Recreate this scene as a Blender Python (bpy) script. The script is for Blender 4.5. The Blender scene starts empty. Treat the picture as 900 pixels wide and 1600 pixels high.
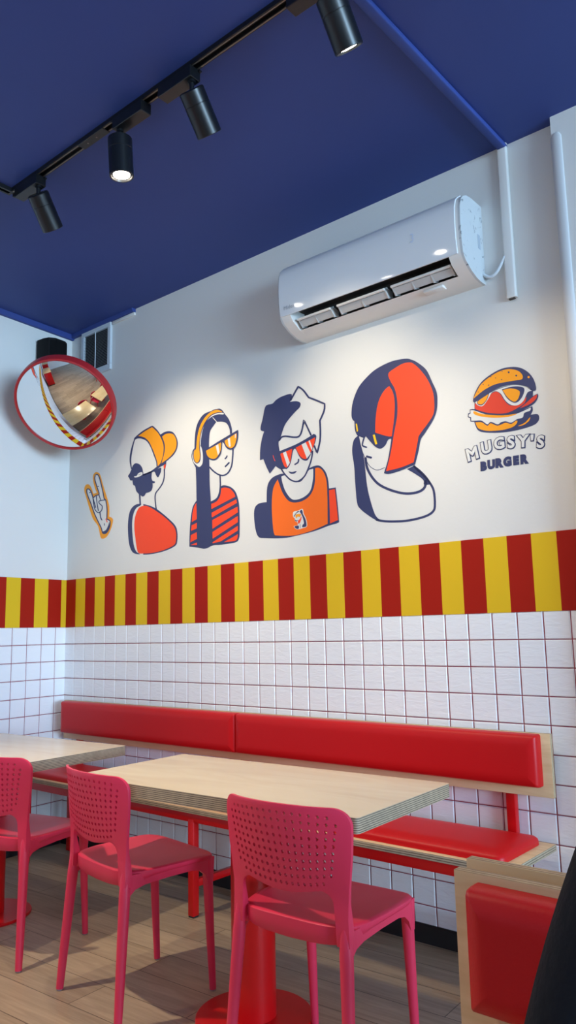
import bpy, bmesh, math, random
from mathutils import Vector, Matrix, Euler
from mathutils.geometry import tessellate_polygon, delaunay_2d_cdt
random.seed(7)
SC = bpy.context.scene
COL = SC.collection
R = math.radians
PI = math.pi
# ------------------------------------------------------------------ helpers
def lin(r, g, b):
    def f(c):
        c /= 255.0
        return c / 12.92 if c <= 0.04045 else ((c + 0.055) / 1.055) ** 2.4
    return (f(r), f(g), f(b), 1.0)

def new_mat(name):
    m = bpy.data.materials.new(name); m.use_nodes = True
    nt = m.node_tree
    return m, nt, nt.nodes['Principled BSDF']

def mat(name, rgb, rough=0.5, metal=0.0, spec=0.5, vary=0.0, vscale=8.0, bump=0.0, bscale=40.0, stretch=(1, 1, 1), coat=0.0):
    m, nt, b = new_mat(name)
    b.inputs['Base Color'].default_value = lin(*rgb)
    b.inputs['Roughness'].default_value = rough
    b.inputs['Metallic'].default_value = metal
    b.inputs['Specular IOR Level'].default_value = spec
    b.inputs['Coat Weight'].default_value = coat
    b.inputs['Coat Roughness'].default_value = 0.15
    if vary or bump:
        tc = nt.nodes.new('ShaderNodeTexCoord'); mp = nt.nodes.new('ShaderNodeMapping')
        mp.inputs['Scale'].default_value = stretch
        nt.links.new(tc.outputs['Object'], mp.inputs['Vector'])
    if vary:
        n = nt.nodes.new('ShaderNodeTexNoise'); n.inputs['Scale'].default_value = vscale; n.inputs['Detail'].default_value = 4
        nt.links.new(mp.outputs['Vector'], n.inputs['Vector'])
        mx = nt.nodes.new('ShaderNodeMix'); mx.data_type = 'RGBA'
        c = lin(*rgb)
        mx.inputs['A'].default_value = tuple(max(0, v * (1 - vary)) for v in c[:3]) + (1,)
        mx.inputs['B'].default_value = tuple(min(1, v * (1 + vary)) for v in c[:3]) + (1,)
        nt.links.new(n.outputs['Fac'], mx.inputs['Factor'])
        nt.links.new(mx.outputs['Result'], b.inputs['Base Color'])
    if bump:
        n2 = nt.nodes.new('ShaderNodeTexNoise'); n2.inputs['Scale'].default_value = bscale; n2.inputs['Detail'].default_value = 3
        nt.links.new(mp.outputs['Vector'], n2.inputs['Vector'])
        bp = nt.nodes.new('ShaderNodeBump'); bp.inputs['Strength'].default_value = bump; bp.inputs['Distance'].default_value = 0.004
        nt.links.new(n2.outputs['Fac'], bp.inputs['Height'])
        nt.links.new(bp.outputs['Normal'], b.inputs['Normal'])
    return m

def finish(bm, angle=35):
    bmesh.ops.recalc_face_normals(bm, faces=bm.faces)
    lim = R(angle)
    for f in bm.faces: f.smooth = True
    for e in bm.edges:
        if len(e.link_faces) == 2:
            e.smooth = e.calc_face_angle(0) < lim
        else:
            e.smooth = False

def obj(name, bm, mats, parent=None, angle=35, recalc=True):
    if recalc: finish(bm, angle)
    me = bpy.data.meshes.new(name); bm.to_mesh(me); bm.free()
    if not isinstance(mats, (list, tuple)): mats = [mats]
    for m in mats: me.materials.append(m)
    o = bpy.data.objects.new(name, me); COL.objects.link(o)
    if parent is not None: o.parent = parent
    return o

def tag(o, label, cat, group=None, kind=None):
    if label: o['label'] = label
    if cat: o['category'] = cat
    if group: o['group'] = group
    if kind: o['kind'] = kind
    return o

def empty(name, loc=(0, 0, 0), rz=0.0):
    o = bpy.data.objects.new(name, None); o.empty_display_size = 0.1
    COL.objects.link(o); o.location = loc; o.rotation_euler = (0, 0, rz)
    return o

def struct(o):
    o['kind'] = 'structure'; return o

def copy_tree(o, parent=None):
    c = o.copy(); COL.objects.link(c)
    if parent is not None: c.parent = parent
    for ch in list(o.children): copy_tree(ch, c)
    return c

def B(): return bmesh.new()

def add_box(bm, x0, x1, y0, y1, z0, z1, bevel=0.0, seg=2, mi=0, M=None):
    t = bmesh.new()
    bmesh.ops.create_cube(t, size=1.0)
    for v in t.verts:
        v.co = Vector(((x0 + x1) / 2 + v.co.x * (x1 - x0), (y0 + y1) / 2 + v.co.y * (y1 - y0), (z0 + z1) / 2 + v.co.z * (z1 - z0)))
    if bevel > 0:
        bmesh.ops.bevel(t, geom=list(t.edges), offset=bevel, segments=seg, profile=0.5, affect='EDGES')
    for f in t.faces: f.material_index = mi
    merge(bm, t, M); return bm

def merge(bm, t, M=None):
    if M is not None: t.transform(M)
    vm = {}
    for v in t.verts: vm[v] = bm.verts.new(v.co)
    for f in t.faces:
        try:
            nf = bm.faces.new([vm[v] for v in f.verts]); nf.material_index = f.material_index
        except ValueError: pass
    t.free()

def add_tube(bm, pts, radii, seg=12, cap=True, mi=0, squash=None):
    pts = [Vector(p) for p in pts]
    if not isinstance(radii, (list, tuple)): radii = [radii] * len(pts)
    rings = []
    ref = None
    for i, p in enumerate(pts):
        d = (pts[min(i + 1, len(pts) - 1)] - pts[max(i - 1, 0)]).normalized()
        if ref is None:
            ref = Vector((0, 0, 1)) if abs(d.z) < 0.9 else Vector((0, 1, 0))
        u = (ref - d * ref.dot(d)).normalized(); w = d.cross(u); ref = u
        ring = []
        for k in range(seg):
            a = 2 * PI * k / seg
            off = u * math.cos(a) * radii[i] + w * math.sin(a) * radii[i]
            if squash: off = Vector((off.x * squash[0], off.y * squash[1], off.z * squash[2]))
            ring.append(bm.verts.new(p + off))
        rings.append(ring)
    for a, b in zip(rings[:-1], rings[1:]):
        for k in range(seg):
            f = bm.faces.new((a[k], a[(k + 1) % seg], b[(k + 1) % seg], b[k])); f.material_index = mi
    if cap:
        bm.faces.new(rings[0][::-1]).material_index = mi
        bm.faces.new(rings[-1]).material_index = mi
    return bm

def add_lathe(bm, prof, seg=32, M=None, mi=0):
    """prof: list of (r, z); revolve about local z"""
    t = bmesh.new(); rings = []
    for r, z in prof:
        if r < 1e-6: rings.append([t.verts.new((0, 0, z))])
        else: rings.append([t.verts.new((r * math.cos(2 * PI * k / seg), r * math.sin(2 * PI * k / seg), z)) for k in range(seg)])
    for a, b in zip(rings[:-1], rings[1:]):
        if len(a) == 1 and len(b) == 1: continue
        for k in range(seg):
            k2 = (k + 1) % seg
            if len(a) == 1: t.faces.new((a[0], b[k], b[k2]))
            elif len(b) == 1: t.faces.new((a[k], a[k2], b[0]))
            else: t.faces.new((a[k], a[k2], b[k2], b[k]))
    for f in t.faces: f.material_index = mi
    merge(bm, t, M); return bm

def add_prism(bm, poly, x0, x1, mi=0, axis='x', side_mi=None):
    """extrude a 2D polygon: axis x -> poly is (y,z); axis y -> poly is (x,z); axis z -> poly is (x,y)"""
    def P(p, t):
        return {'x': (t, p[0], p[1]), 'y': (p[0], t, p[1]), 'z': (p[0], p[1], t)}[axis]
    a = [bm.verts.new(P(p, x0)) for p in poly]; b = [bm.verts.new(P(p, x1)) for p in poly]
    n = len(poly)
    for i in range(n):
        f = bm.faces.new((a[i], a[(i + 1) % n], b[(i + 1) % n], b[i]))
        f.material_index = side_mi[i] if side_mi else mi
    tri = tessellate_polygon([[Vector((p[0], p[1], 0)) for p in poly]])
    for t in tri:
        for vs in (a, b):
            try: bm.faces.new([vs[i] for i in t]).material_index = mi
            except ValueError: pass
    return bm

def rrect(x0, x1, y0, y1, r, n=5):
    out = []
    for cx, cy, a0 in ((x1 - r, y1 - r, 0), (x0 + r, y1 - r, 90), (x0 + r, y0 + r, 180), (x1 - r, y0 + r, 270)):
        for k in range(n + 1):
            a = R(a0 + 90 * k / n); out.append((cx + r * math.cos(a), cy + r * math.sin(a)))
    return out

def add_pillow(bm, u0, u1, v0, v1, t, r=0.02, edge=0.018, crown=0.006, M=None, mi=0):
    """upholstered pad lying in local xy, rising along +z by t, with rounded edges"""
    tb = bmesh.new()
    cu, cv, hu, hv = (u0 + u1) / 2, (v0 + v1) / 2, (u1 - u0) / 2, (v1 - v0) / 2
    prof = [(0.0, 0.0), (0.0, t * 0.45), (0.12 * edge, t * 0.72), (0.45 * edge, t * 0.92), (edge, t)]
    for k in range(1, 9):
        q = k / 9.0; prof.append((edge + (min(hu, hv) * .96 - edge) * q, t + crown * math.sin(min(1.0, q * 3.0) * PI / 2)))
    rings = []
    base = rrect(u0, u1, v0, v1, r, 5)
    for ins, z in prof:
        rr = rrect(u0 + ins, u1 - ins, v0 + ins, v1 - ins, max(min(r - ins * .3, min(hu, hv) - ins), .0008), 5)
        rings.append([tb.verts.new((x, y, z)) for x, y in rr])
    n = len(base)
    for a, b in zip(rings[:-1], rings[1:]):
        for k in range(n): tb.faces.new((a[k], a[(k + 1) % n], b[(k + 1) % n], b[k]))
    tb.faces.new(rings[-1]); tb.faces.new(rings[0][::-1])
    for f in tb.faces: f.material_index = mi
    merge(bm, tb, M); return bm
MURAL = {
'hand': [
 ('halo','O',0,"272.6,2173.6 251.6,2156.4 255.6,2116.1 275.5,2069.5 293.3,2045.3c 257.7,2043.8c 231.9,2088.6 202.2,2110.4 173.1,2105.5 163.8,2075.7 190.5,2019.1 221.5,1953.8 259.3,1888.5 310.2,1840 332.8,1777.9 354.1,1760.5 395.2,1767.7 435,1810.2 454.2,1858.7 440.3,1877.1 417,1884c 415.6,1947.9 389.3,2011.1 352.8,2085 323,2150.3 301.3,2168.4"),
 ('hand','W',1,"275.9,2157.2 270.9,2131.5 296.7,2075.3 316.2,2033.5 283.8,2029.1 255.6,2017.9c 232.7,2062.1 206.1,2080.6 191.6,2076.4 196.9,2049.2 234.9,1987.2 272.6,1921.7 309.4,1870.1 341.3,1828.2 360.2,1792.2 394.6,1793.1 421.2,1820 427.2,1857.4 395.4,1873.6c 395.3,1933.3 383,1986.1 366.1,1998.6c 349.5,2050.8 316.4,2133.7 297.4,2155.8"),
 ('ink_line','N',2,"271,2158.7c 269.4,2154.8c 266.9,2149.3c 265.1,2141.6c 266,2131.8c 270.5,2119.2c 277.5,2104.2c 285.2,2088.8c 292,2075.1c 298.6,2062.6c 305.4,2050.8c 310.3,2041c 311.4,2034.8c 308.7,2032.8c 301.8,2032.5c 291.6,2032.9c 281.4,2032.1c 272.6,2029.3c 264.3,2025.9c 257.1,2022.7c 259,2019.6c 256.4,2026.6c 250.6,2039c 244,2052.2c 237.2,2062.8c 230,2070.4c 222.1,2076.3c 214.5,2080.5c 207.5,2083.4c 200.6,2084.9c 193.9,2084.4c 189.1,2081.8c 186.6,2077.8c 185.6,2072.9c 185.8,2066.9c 187.7,2059.1c 192,2048.9c 199.3,2035.7c 209.2,2020c 220,2003.2c 230.2,1986.7c 239.7,1970.3c 249.1,1953.3c 258.6,1936.7c 268,1921.1c 277.4,1906.9c 286.9,1893.7c 296.1,1881.2c 305,1869.3c 313.6,1858c 322.1,1847.3c 329.9,1837.2c 336.7,1827.6c 341.8,1817.6c 345.9,1807.3c 350.2,1797.8c 356.8,1790.5c 367.1,1786.4c 378.1,1785.8c 388.6,1787.4c 397.9,1790.6c 406.2,1795.6c 413.9,1802.4c 420.6,1810.3c 425.8,1818.7c 429.7,1828c 432.6,1838.5c 433.6,1848.8c 431.7,1857.9c 424.4,1865.2c 413.7,1870.3c 403.7,1873.8c 400,1873.9c 400.5,1883.8c 400.9,1899.5c 401,1916.9c 400.1,1932.8c 398,1947.6c 395,1962.4c 391.5,1975.8c 387.6,1986.4c 382.7,1993.5c 376.4,1997.9c 371,1999.8c 370.6,1999c 368.3,2007.1c 364.6,2019.4c 359.9,2034.3c 354.2,2050.8c 346.8,2070.8c 337.9,2094.1c 328.8,2116.6c 321.1,2133.9c 315.2,2144.6c 310.2,2151c 305.1,2155c 299.4,2158.3c 291.8,2160.7c 284.1,2161.1c 278.1,2160.6c 274.2,2160.4c 273.1,2157c 277.6,2154c 281.6,2154.3c 286.8,2154.7c 291.5,2154.6c 295.3,2153.3c 298.7,2151.3c 302,2148.8c 306.1,2143.5c 311.6,2133.5c 319.3,2116.4c 328.3,2094c 337.3,2070.7c 344.7,2050.8c 350.4,2034.4c 355,2019.6c 358.7,2007.3c 361.6,1998.1c 367.5,1994.7c 371.2,1993.4c 374.7,1991.2c 378.4,1985.8c 382,1975.9c 385.5,1962.8c 388.4,1948.2c 390.5,1933.7c 391.4,1918c 391.3,1900.7c 390.8,1885.1c 390.8,1873.3c 400.3,1868.6c 409.7,1865.4c 418,1861.5c 422.7,1856.9c 424.1,1849.8c 423.1,1840.3c 420.4,1830.2c 416.7,1821.4c 411.8,1813.6c 405.5,1806.2c 398.4,1799.9c 391.3,1795.6c 383.8,1793c 375.7,1791.8c 368.7,1792.1c 363.6,1794c 359.2,1799.1c 355.3,1807.8c 351.2,1818.3c 345.8,1828.8c 338.7,1838.9c 330.8,1849.1c 322.3,1859.7c 313.8,1871c 305,1882.8c 295.8,1895.2c 286.5,1908.3c 277.2,1922.3c 267.9,1937.7c 258.6,1954.2c 249.1,1971.2c 239.6,1987.7c 229.4,2004.3c 218.6,2021.1c 208.9,2036.6c 201.7,2049.4c 197.8,2058.9c 196,2066c 195.9,2071.2c 196.7,2075c 198.1,2077.5c 199.8,2078.4c 201.7,2078.6c 204.6,2077.9c 209.5,2075.9c 215.6,2072.5c 222.1,2067.7c 228.2,2061.3c 234.5,2051.4c 241,2038.5c 246.7,2026.2c 252.1,2016.1c 264,2017.3c 271.1,2020.5c 279,2023.7c 286.2,2026.1c 294.1,2026.7c 304.2,2026.3c 314.6,2027.1c 321.1,2032.3c 320,2041c 314.8,2051.6c 307.9,2063.4c 301.4,2075.6c 294.7,2089.3c 287.1,2104.6c 280.2,2119.3c 275.9,2131.2c 275.1,2139.8c 276.7,2146.5c 279.2,2151.8c 280.8,2155.7c 276.6,2158.9c"),
 ('ink_line','N',3,"251.3,2018.1c 254.1,2006.1c 258.1,1988.8c 262.8,1970.8c 267.5,1956.5c 272.1,1947.2c 277,1940.6c 282.2,1935.6c 287.6,1931.3c 293.5,1926.8c 300.1,1922.9c 307.5,1919.9c 315.6,1918.5c 324.1,1919.2c 332.6,1921.4c 340.4,1924.8c 346.4,1929.2c 350.6,1934.9c 353.6,1941.8c 354.6,1949.1c 353,1956.3c 346.9,1962.9c 337.9,1968.6c 329.3,1973.6c 324,1977.7c 321,1981.6c 319.1,1985.1c 319.2,1987.3c 322.2,1988.9c 333.2,1989.7c 350.3,1989.4c 367.6,1988.7c 379.4,1988.3c 381.2,1990.9c 378.1,1993.6c 366.3,1994c 348.8,1994.7c 331.1,1995c 318.1,1994c 311.6,1990.6c 310.7,1985.6c 313.2,1980.6c 317.2,1975.6c 323.8,1970.4c 332.7,1965.2c 340.7,1960.2c 345.2,1955.5c 346.3,1950.1c 345.3,1943.7c 342.7,1937.5c 339.1,1932.6c 334.1,1929c 327.5,1926.1c 320.4,1924.3c 314.4,1923.8c 309.7,1924.6c 304.6,1926.7c 299.2,1930c 293.8,1934c 288.8,1938.1c 284.3,1942.4c 280,1948.1c 275.8,1956.7c 271.2,1970.6c 266.7,1988.5c 262.6,2005.7c 259.8,2017.6c 255.2,2019.5c"),
 ('ink_line','N',3,"283.9,2027c 285.5,2018.5c 287.9,2006.3c 290.7,1992.5c 293.7,1979.6c 297.3,1966.7c 301.4,1953.2c 305.1,1941.1c 307.7,1932.8c 312.4,1931.2c 316,1932.7c 313.5,1941.1c 309.7,1953.1c 305.6,1966.5c 302.1,1979.3c 299.2,1992.1c 296.4,2005.7c 294,2018c 292.4,2026.5c 287.8,2028.4c"),
 ('ink_line','N',3,"310.8,2030.9c 314.2,2023.9c 319,2013.8c 323.9,2003.6c 327.2,1996.7c 332,1995.3c 335.3,1997.2c 332,2004.1c 327.1,2014.2c 322.3,2024.4c 318.9,2031.3c 314.1,2032.7c"),
 ('ink_line','N',3,"251.5,2017.6c 257.6,2004.8c 266.7,1986c 275.7,1967.4c 281.8,1954.6c 286.6,1953.3c 289.9,1955.1c 283.8,1967.8c 274.9,1986.5c 265.9,2005.2c 259.7,2018.1c 254.8,2019.5c"),
 ('ink_line','N',3,"299.8,2081.1c 302.1,2080.4c 305.5,2079.5c 308.9,2078.5c 311.2,2077.8c 314.6,2079.5c 313.1,2082.6c 310.8,2083.3c 307.4,2084.3c 304,2085.3c 301.7,2085.9c 298.2,2084.2c"),
 ('ink_line','N',3,"220.1,2052.5c 222.4,2052.7c 225.8,2053c 229.3,2053.4c 231.6,2053.6c 232.4,2056.5c 228.4,2059c 226.1,2058.7c 222.6,2058.4c 219.2,2058.1c 216.9,2057.8c 216,2054.9c"),
 ('ink_line','N',3,"322,1923 331.8,1921.8 339.6,1892.6 354.1,1869.6 334.3,1882"),
 ('ink_line','N',3,"350.3,1801.7 387.4,1808.2 410,1833.9 420.5,1853.9 418.5,1820.3 394.5,1794.8 364.4,1790.1"),
 ('ink_line','N',3,"369.1,1850.6c 369.8,1848c 370.7,1844.1c 371.6,1840.2c 372.2,1837.5c 375.9,1836.1c 379.1,1837.4c 378.4,1840c 377.5,1843.9c 376.6,1847.8c 376,1850.5c 372.3,1851.8c"),
 ('red_mark','R',3,"383.2,1875.7c 385.9,1871.3c 389.7,1864.8c 393.5,1858.4c 396.1,1853.9c 400.9,1852.9c 403.8,1854.9c 401.2,1859.3c 397.4,1865.8c 393.6,1872.3c 390.9,1876.7c 386.2,1877.8c"),
],
'cap': [
 ('jacket_outline','N',0,"694.5,1928.2 643.7,1922 608.2,1891.6 593.7,1827.1 597.5,1752.7 611.4,1694.2 641.4,1655.1 698.3,1640 784.7,1633.1 904.2,1639.9 996.9,1660.7 1016.2,1689.8 1016.2,1736 996.7,1775.1 926.8,1828.7 843.1,1881.9 769.6,1911.7"),
 ('jacket_lining','W',1,"701,1915.1 732.4,1911.3 735.5,1647.4 694.4,1646.8 669.1,1660.9 648.3,1699.1 634.5,1773.7 633.4,1839.3 646.9,1883 669.5,1907.4"),
 ('jacket','R',2,"726.1,1912.1 688.5,1902.7 659.9,1861 651.8,1804.6 661.7,1738.4 675.1,1680.6 691.9,1648.6 735.5,1641.8 808.9,1639.1 904.2,1646.2 991.2,1667.4 1007.1,1694.5 1007,1733 987.5,1769.8 921,1822.3 831.1,1876.1 769.7,1905.2"),
 ('cap_outline','N',0,"650.7,2325.4 720.9,2350.4 799.3,2364.9c 809.9,2362.1c 845.8,2332.5 875.3,2299.5c 906.7,2307.6 942.5,2307.1 978,2294.4 1004.4,2266.6 1019,2230 1013.3,2195.1 987.1,2165.5 943.2,2144.7 925.4,2137.5c 923.1,2117.8 912.6,2087.2c 903,2088.7c 907.6,2120.2c 883.7,2117.9 853.6,2108.3 804.8,2093.4 730.3,2089.3c 723.9,2103.4 627.6,2138.8 615.8,2144.8 603.3,2188.8 605.3,2230.8 620.9,2274.7 639.3,2309.6"),
 ('cap_crown','W',1,"660.6,2312.2 702.4,2307.6 746.9,2288.4 775.4,2262.6 797.4,2229.8 819.4,2187.1 838,2151.4 843.1,2120.1c 798.6,2104.5 730.3,2093.4c 723.8,2111.7 691.6,2154 659.4,2168.2 636.9,2162.5 624.2,2147.7c 618.4,2186.4 621.1,2219.7 633.4,2264.1 646.5,2299.9"),
 ('cap_front_panel','O',1,"679.7,2326.5c 740,2343.9 799.4,2355.7c 808.7,2351.9 852.1,2314.9 882.7,2274.4 901,2234.5 901.2,2198 892.4,2163 874.6,2133.4c 853.5,2121.3c 847.2,2150 828.6,2189.7 803.6,2235 778.4,2272.4 746.8,2300.9 715,2316.3"),
 ('cap_brim','O',1,"888.7,2285.6c 918.7,2294.4 954.4,2291.9 984,2279.6 1004.5,2252.6 1010.3,2223.5 1001.7,2193.1 972.5,2168 931.3,2148.6 884.8,2133.4c 901.4,2169.6 912,2204.3 910,2241.1"),
 ('hair','N',2,"627.5,2145.1 643.3,2165.7 665.8,2168.4 697.9,2155 720.4,2128.7 729,2091.1c 804.8,2101.5c 801.9,2079.5 802.1,2059.1 811.4,2043.6 828.6,2038.3 826.8,2029.2 810.3,2031.5c 810.5,2009.2 799.6,1990.4 775.1,1983.6 753.4,1982.4 741.1,1969.7 722.3,1966.8 706.5,1976.2 684.2,1989.4 664.9,2008.5 654.9,2036.8 638.7,2045.3 631.8,2073.3c 612.3,2076.1 602.3,2090.1 591,2104.4 605.2,2117 616,2132.2"),
 ('cap_strap','W',3,"647.6,2094 670.1,2093.6 685.8,2107 717.5,2107.7 718.9,2092.6 679.8,2085.1 654.1,2086.4"),
 ('cap_strap','N',4,"696.1,2096 695,2094.4 692.4,2094 689.6,2095.2 688.5,2097.1 689.6,2098.7 692.3,2099 695,2097.9"),
 ('cap_strap','N',4,"709.4,2097.3 708.5,2096 706.3,2095.7 704,2096.7 703.1,2098.3 704,2099.6 706.2,2099.9 708.5,2098.9"),
 ('hair','N',2,"824.4,2100.6 877.7,2109.5 882.6,2091.8 871.9,2073.2 856.9,2058.5 841.7,2069.6 832.4,2087.2"),
 ('hair','N',2,"729.5,2086.4c 744.4,2088.1c 765.8,2090.5c 788.6,2093.3c 807.6,2096.2c 820.6,2099.4c 830.1,2102.8c 839,2106.1c 850.6,2109.4c 868,2113.1c 889,2117.1c 908.7,2120.7c 922.2,2123.1c 922.7,2127.7c 916.8,2131.2c 903.3,2128.7c 883.5,2125.1c 862.3,2121.1c 844.3,2117.3c 831.9,2113.8c 822.6,2110.4c 813.7,2107.2c 801.9,2104.4c 783.6,2101.5c 761.1,2098.8c 739.7,2096.4c 724.8,2094.7c 723.7,2090.2c"),
 ('ear','R',3,"907.6,2120.2 920.7,2122.1 918.4,2106.4 910.7,2097.6 902.9,2108.8"),
 ('neck_line','N',1,"689.9,1990.6c 690.3,1985.1c 690.8,1977.2c 691.5,1968.2c 692.2,1959.4c 693.3,1949.9c 694.5,1939.6c 695.7,1930.4c 696.5,1923.9c 703.7,1920.7c 710.3,1922.9c 709.5,1929.3c 708.3,1938.6c 707.1,1948.8c 706.1,1958.1c 705.3,1966.8c 704.7,1975.7c 704.2,1983.6c 703.8,1989.1c 696.7,1992.6c"),
 ('neck_line','N',1,"904.4,2100.5c 904.5,2091.6c 904.6,2078.7c 904.3,2064.8c 902.9,2053c 900.5,2043.5c 897.3,2035c 893.3,2027.2c 888.6,2019.9c 883,2013.4c 876.5,2007.5c 869.4,2001.8c 862.3,1996.1c 854.8,1990.6c 846.7,1985.1c 839,1979.5c 832.9,1973.3c 829.3,1966.8c 827.5,1960.3c 826.8,1953.6c 826.6,1946.5c 826.8,1938.7c 827.8,1930.4c 829.1,1921.9c 830.5,1913.5c 832.1,1904.4c 833.9,1894.6c 835.7,1885.9c 836.8,1879.8c 842.3,1877.6c 847,1879.5c 845.8,1885.5c 844.1,1894.2c 842.3,1903.9c 840.7,1913c 839.4,1921.4c 838.1,1929.7c 837.1,1937.7c 836.9,1945.2c 837.1,1952c 837.7,1958.1c 839.3,1963.8c 842.3,1969.2c 847.5,1974.5c 854.7,1979.8c 862.9,1985.2c 870.6,1990.9c 877.7,1996.7c 885,2002.5c 891.9,2008.8c 897.9,2015.8c 902.9,2023.5c 907.1,2031.8c 910.5,2040.7c 913,2050.7c 914.4,2063c 914.7,2077.1c 914.6,2090c 914.6,2099c 909.5,2101.8c"),
],
'head': [
 ('sweater_outline','N',0,"1165.7,1886.6c 1137.5,1856.5 1121.1,1791.4 1112.9,1714.4 1111.1,1648.1c 1176.6,1637 1223.6,1629.7 1292.9,1638.8 1345.8,1637.4 1448.9,1639.9 1474.4,1658.5 1480.1,1699.7 1480.2,1794.3 1473.8,1848 1452.7,1898.6 1416.3,1927.6 1371.8,1941.9 1347.6,1938.7c 1345,1907.5 1325.7,1880.1 1279.6,1867.9c"),
 ('sweater_stripe','R',1,"1352.8,1928.2c 1379.1,1929 1416.2,1916.9 1445.3,1888.9 1452.3,1871.9c 1279.3,1828.6c 1278,1856.1c 1317.9,1864.8 1344.8,1891.2"),
 ('sweater_stripe','R',1,"1459.4,1857.7c 1463.5,1838.6c 1282.7,1784.6c 1280.6,1809.4c"),
 ('sweater_stripe','R',1,"1467.5,1819.6c 1469.3,1790.3c 1286.1,1724.6c 1284.9,1770.8c"),
 ('sweater_stripe','R',1,"1469,1771.9c 1468.5,1740.3c 1287.1,1673.2c 1285.9,1708.4c"),
 ('sweater_stripe','R',1,"1468.2,1721.9c 1467.8,1698.3c 1346,1654.4c 1286.9,1650.1c 1287,1655.5c"),
 ('sweater_stripe','R',1,"1467.6,1680c 1463.6,1659.5 1445.4,1648.1 1368.3,1648.2c"),
 ('sweater_stripe','R',1,"1165.7,1875.4c 1170.9,1788.7c 1130.8,1776.4c 1137.4,1828.6 1149.6,1857.9"),
 ('sweater_stripe','R',1,"1170.8,1769.4c 1169.1,1739.2c 1125,1729.8c 1129.1,1759.9c"),
 ('sweater_stripe','R',1,"1169,1719.9c 1170.4,1684.1c 1119.2,1669.5c 1122.5,1707.9c"),
 ('sweater_stripe','R',1,"1170.3,1664.9c 1170.3,1651.2c 1119.2,1655.7c"),
 ('hair','N',2,"1334.4,2354.7 1275.8,2352.5 1224.2,2345.9 1183.8,2313.8 1163.3,2271.7 1154.9,2215.9 1153.2,2173.4c 1138.5,2161.6 1130.2,2134.4 1138.3,2104.6 1162.5,2066.7c 1166.2,1998.5 1168.1,1886.3 1170.8,1774.9 1172.6,1639.5c 1196.2,1634.2 1223.6,1627.5 1262.3,1632.3 1285.4,1648.1c 1282.3,1735.8 1275.8,1872.8 1268.7,1956.2 1267.1,2050.6 1264.8,2151.5 1266.8,2207.3 1274.9,2245.2 1298.6,2268.9 1322.1,2286.3c 1368.1,2277.9 1398.2,2261 1416.6,2229.8 1420,2201.7c 1433.5,2204.7c 1431.6,2232.5 1413.5,2280.1 1383.8,2316.6 1361.2,2343.6"),
 ('headband_lining','W',3,"1191.9,2178.1 1195.4,2231.5 1215.8,2281.9 1247.9,2315.5 1295.3,2334.4 1338,2335.4 1376.2,2322c 1372.3,2316.1 1330.2,2324.6 1283.4,2319.8 1245.4,2301.8 1219.7,2266.9 1205,2218.4 1200,2176.7"),
 ('ear_cushion','W',3,"1195.2,2180.4 1212.6,2154.7 1218.7,2114.2 1214.6,2081.2 1198.6,2066.8 1182.6,2068.2 1166.5,2080.3 1146.4,2097.6 1136.7,2127.6 1142.5,2155.2 1154.7,2164.5"),
 ('headphone_outline','N',4,"1161.3,2169.1 1169.6,2224.8 1190.1,2286.7 1232.1,2331.7 1282.1,2352.4 1330.5,2353.8 1376.3,2326.5 1331.8,2331 1285,2326.3 1247.8,2302.5 1216.5,2264.6 1200.2,2219.3 1196.7,2168.8 1202.9,2128.1 1196.3,2095.3 1172.2,2086.7 1149.7,2105.6 1143.3,2138 1148.2,2162.8"),
 ('headphone','O',5,"1166.9,2168.2 1175.2,2223.7 1195.7,2282.8 1236,2326.4 1283.6,2348.1 1330.4,2349.3 1367.1,2329.5 1330.3,2335.8 1283.5,2331.1 1243.8,2307.8 1211.7,2268.4 1195.4,2220.1 1191.1,2169.7 1197.3,2129 1190.8,2100.7 1172.2,2091.2 1154.5,2107.7 1149,2137 1153.9,2161.8"),
 ('hair_parting','W',3,"1293.4,2313.9c 1296.2,2311.1c 1300.3,2307c 1304.8,2302.5c 1308.8,2298.5c 1312.3,2294.7c 1315.8,2290.8c 1318.9,2287.3c 1321,2284.9c 1323.7,2284.6c 1324.7,2286.3c 1322.5,2288.7c 1319.5,2292.1c 1315.9,2296.1c 1312.3,2300c 1308.3,2304.1c 1303.8,2308.6c 1299.7,2312.7c 1296.8,2315.5c 1294.2,2315.6c"),
 ('face_line','N',1,"1263,2051.4c 1268.1,2046.6c 1275.4,2039.5c 1283.9,2031.7c 1292.9,2024.3c 1302.1,2017.7c 1311.9,2011c 1322.2,2004.8c 1332.5,1999.6c 1342.6,1995.6c 1352.9,1992.3c 1363.3,1990.2c 1373.5,1989.6c 1383.4,1990.6c 1393.1,1992.9c 1402.1,1996.7c 1410.3,2001.8c 1417.4,2008.3c 1423.9,2016.1c 1429.4,2025c 1433.9,2034.8c 1437.2,2046.1c 1439.3,2058.7c 1440.8,2071.4c 1442.1,2082.9c 1443.3,2093.9c 1444,2104.8c 1444.5,2114.1c 1444.9,2120.6c 1439.9,2123.9c 1434.6,2122.6c 1434.2,2116.1c 1433.7,2106.8c 1433,2096.1c 1431.8,2085.1c 1430.5,2073.6c 1429.1,2061.1c 1427,2048.9c 1423.9,2038.2c 1419.7,2029c 1414.5,2020.7c 1408.6,2013.5c 1402.2,2007.7c 1395.1,2003.3c 1387.4,2000.1c 1379.3,1998.1c 1371.2,1997.3c 1363.2,1997.8c 1354.6,1999.6c 1345.7,2002.5c 1336.7,2006.1c 1327.5,2010.7c 1318,2016.4c 1308.7,2022.8c 1300,2029.1c 1291.6,2036c 1283.4,2043.5c 1276.3,2050.5c 1271.2,2055.3c 1265,2055.5c"),
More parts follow.
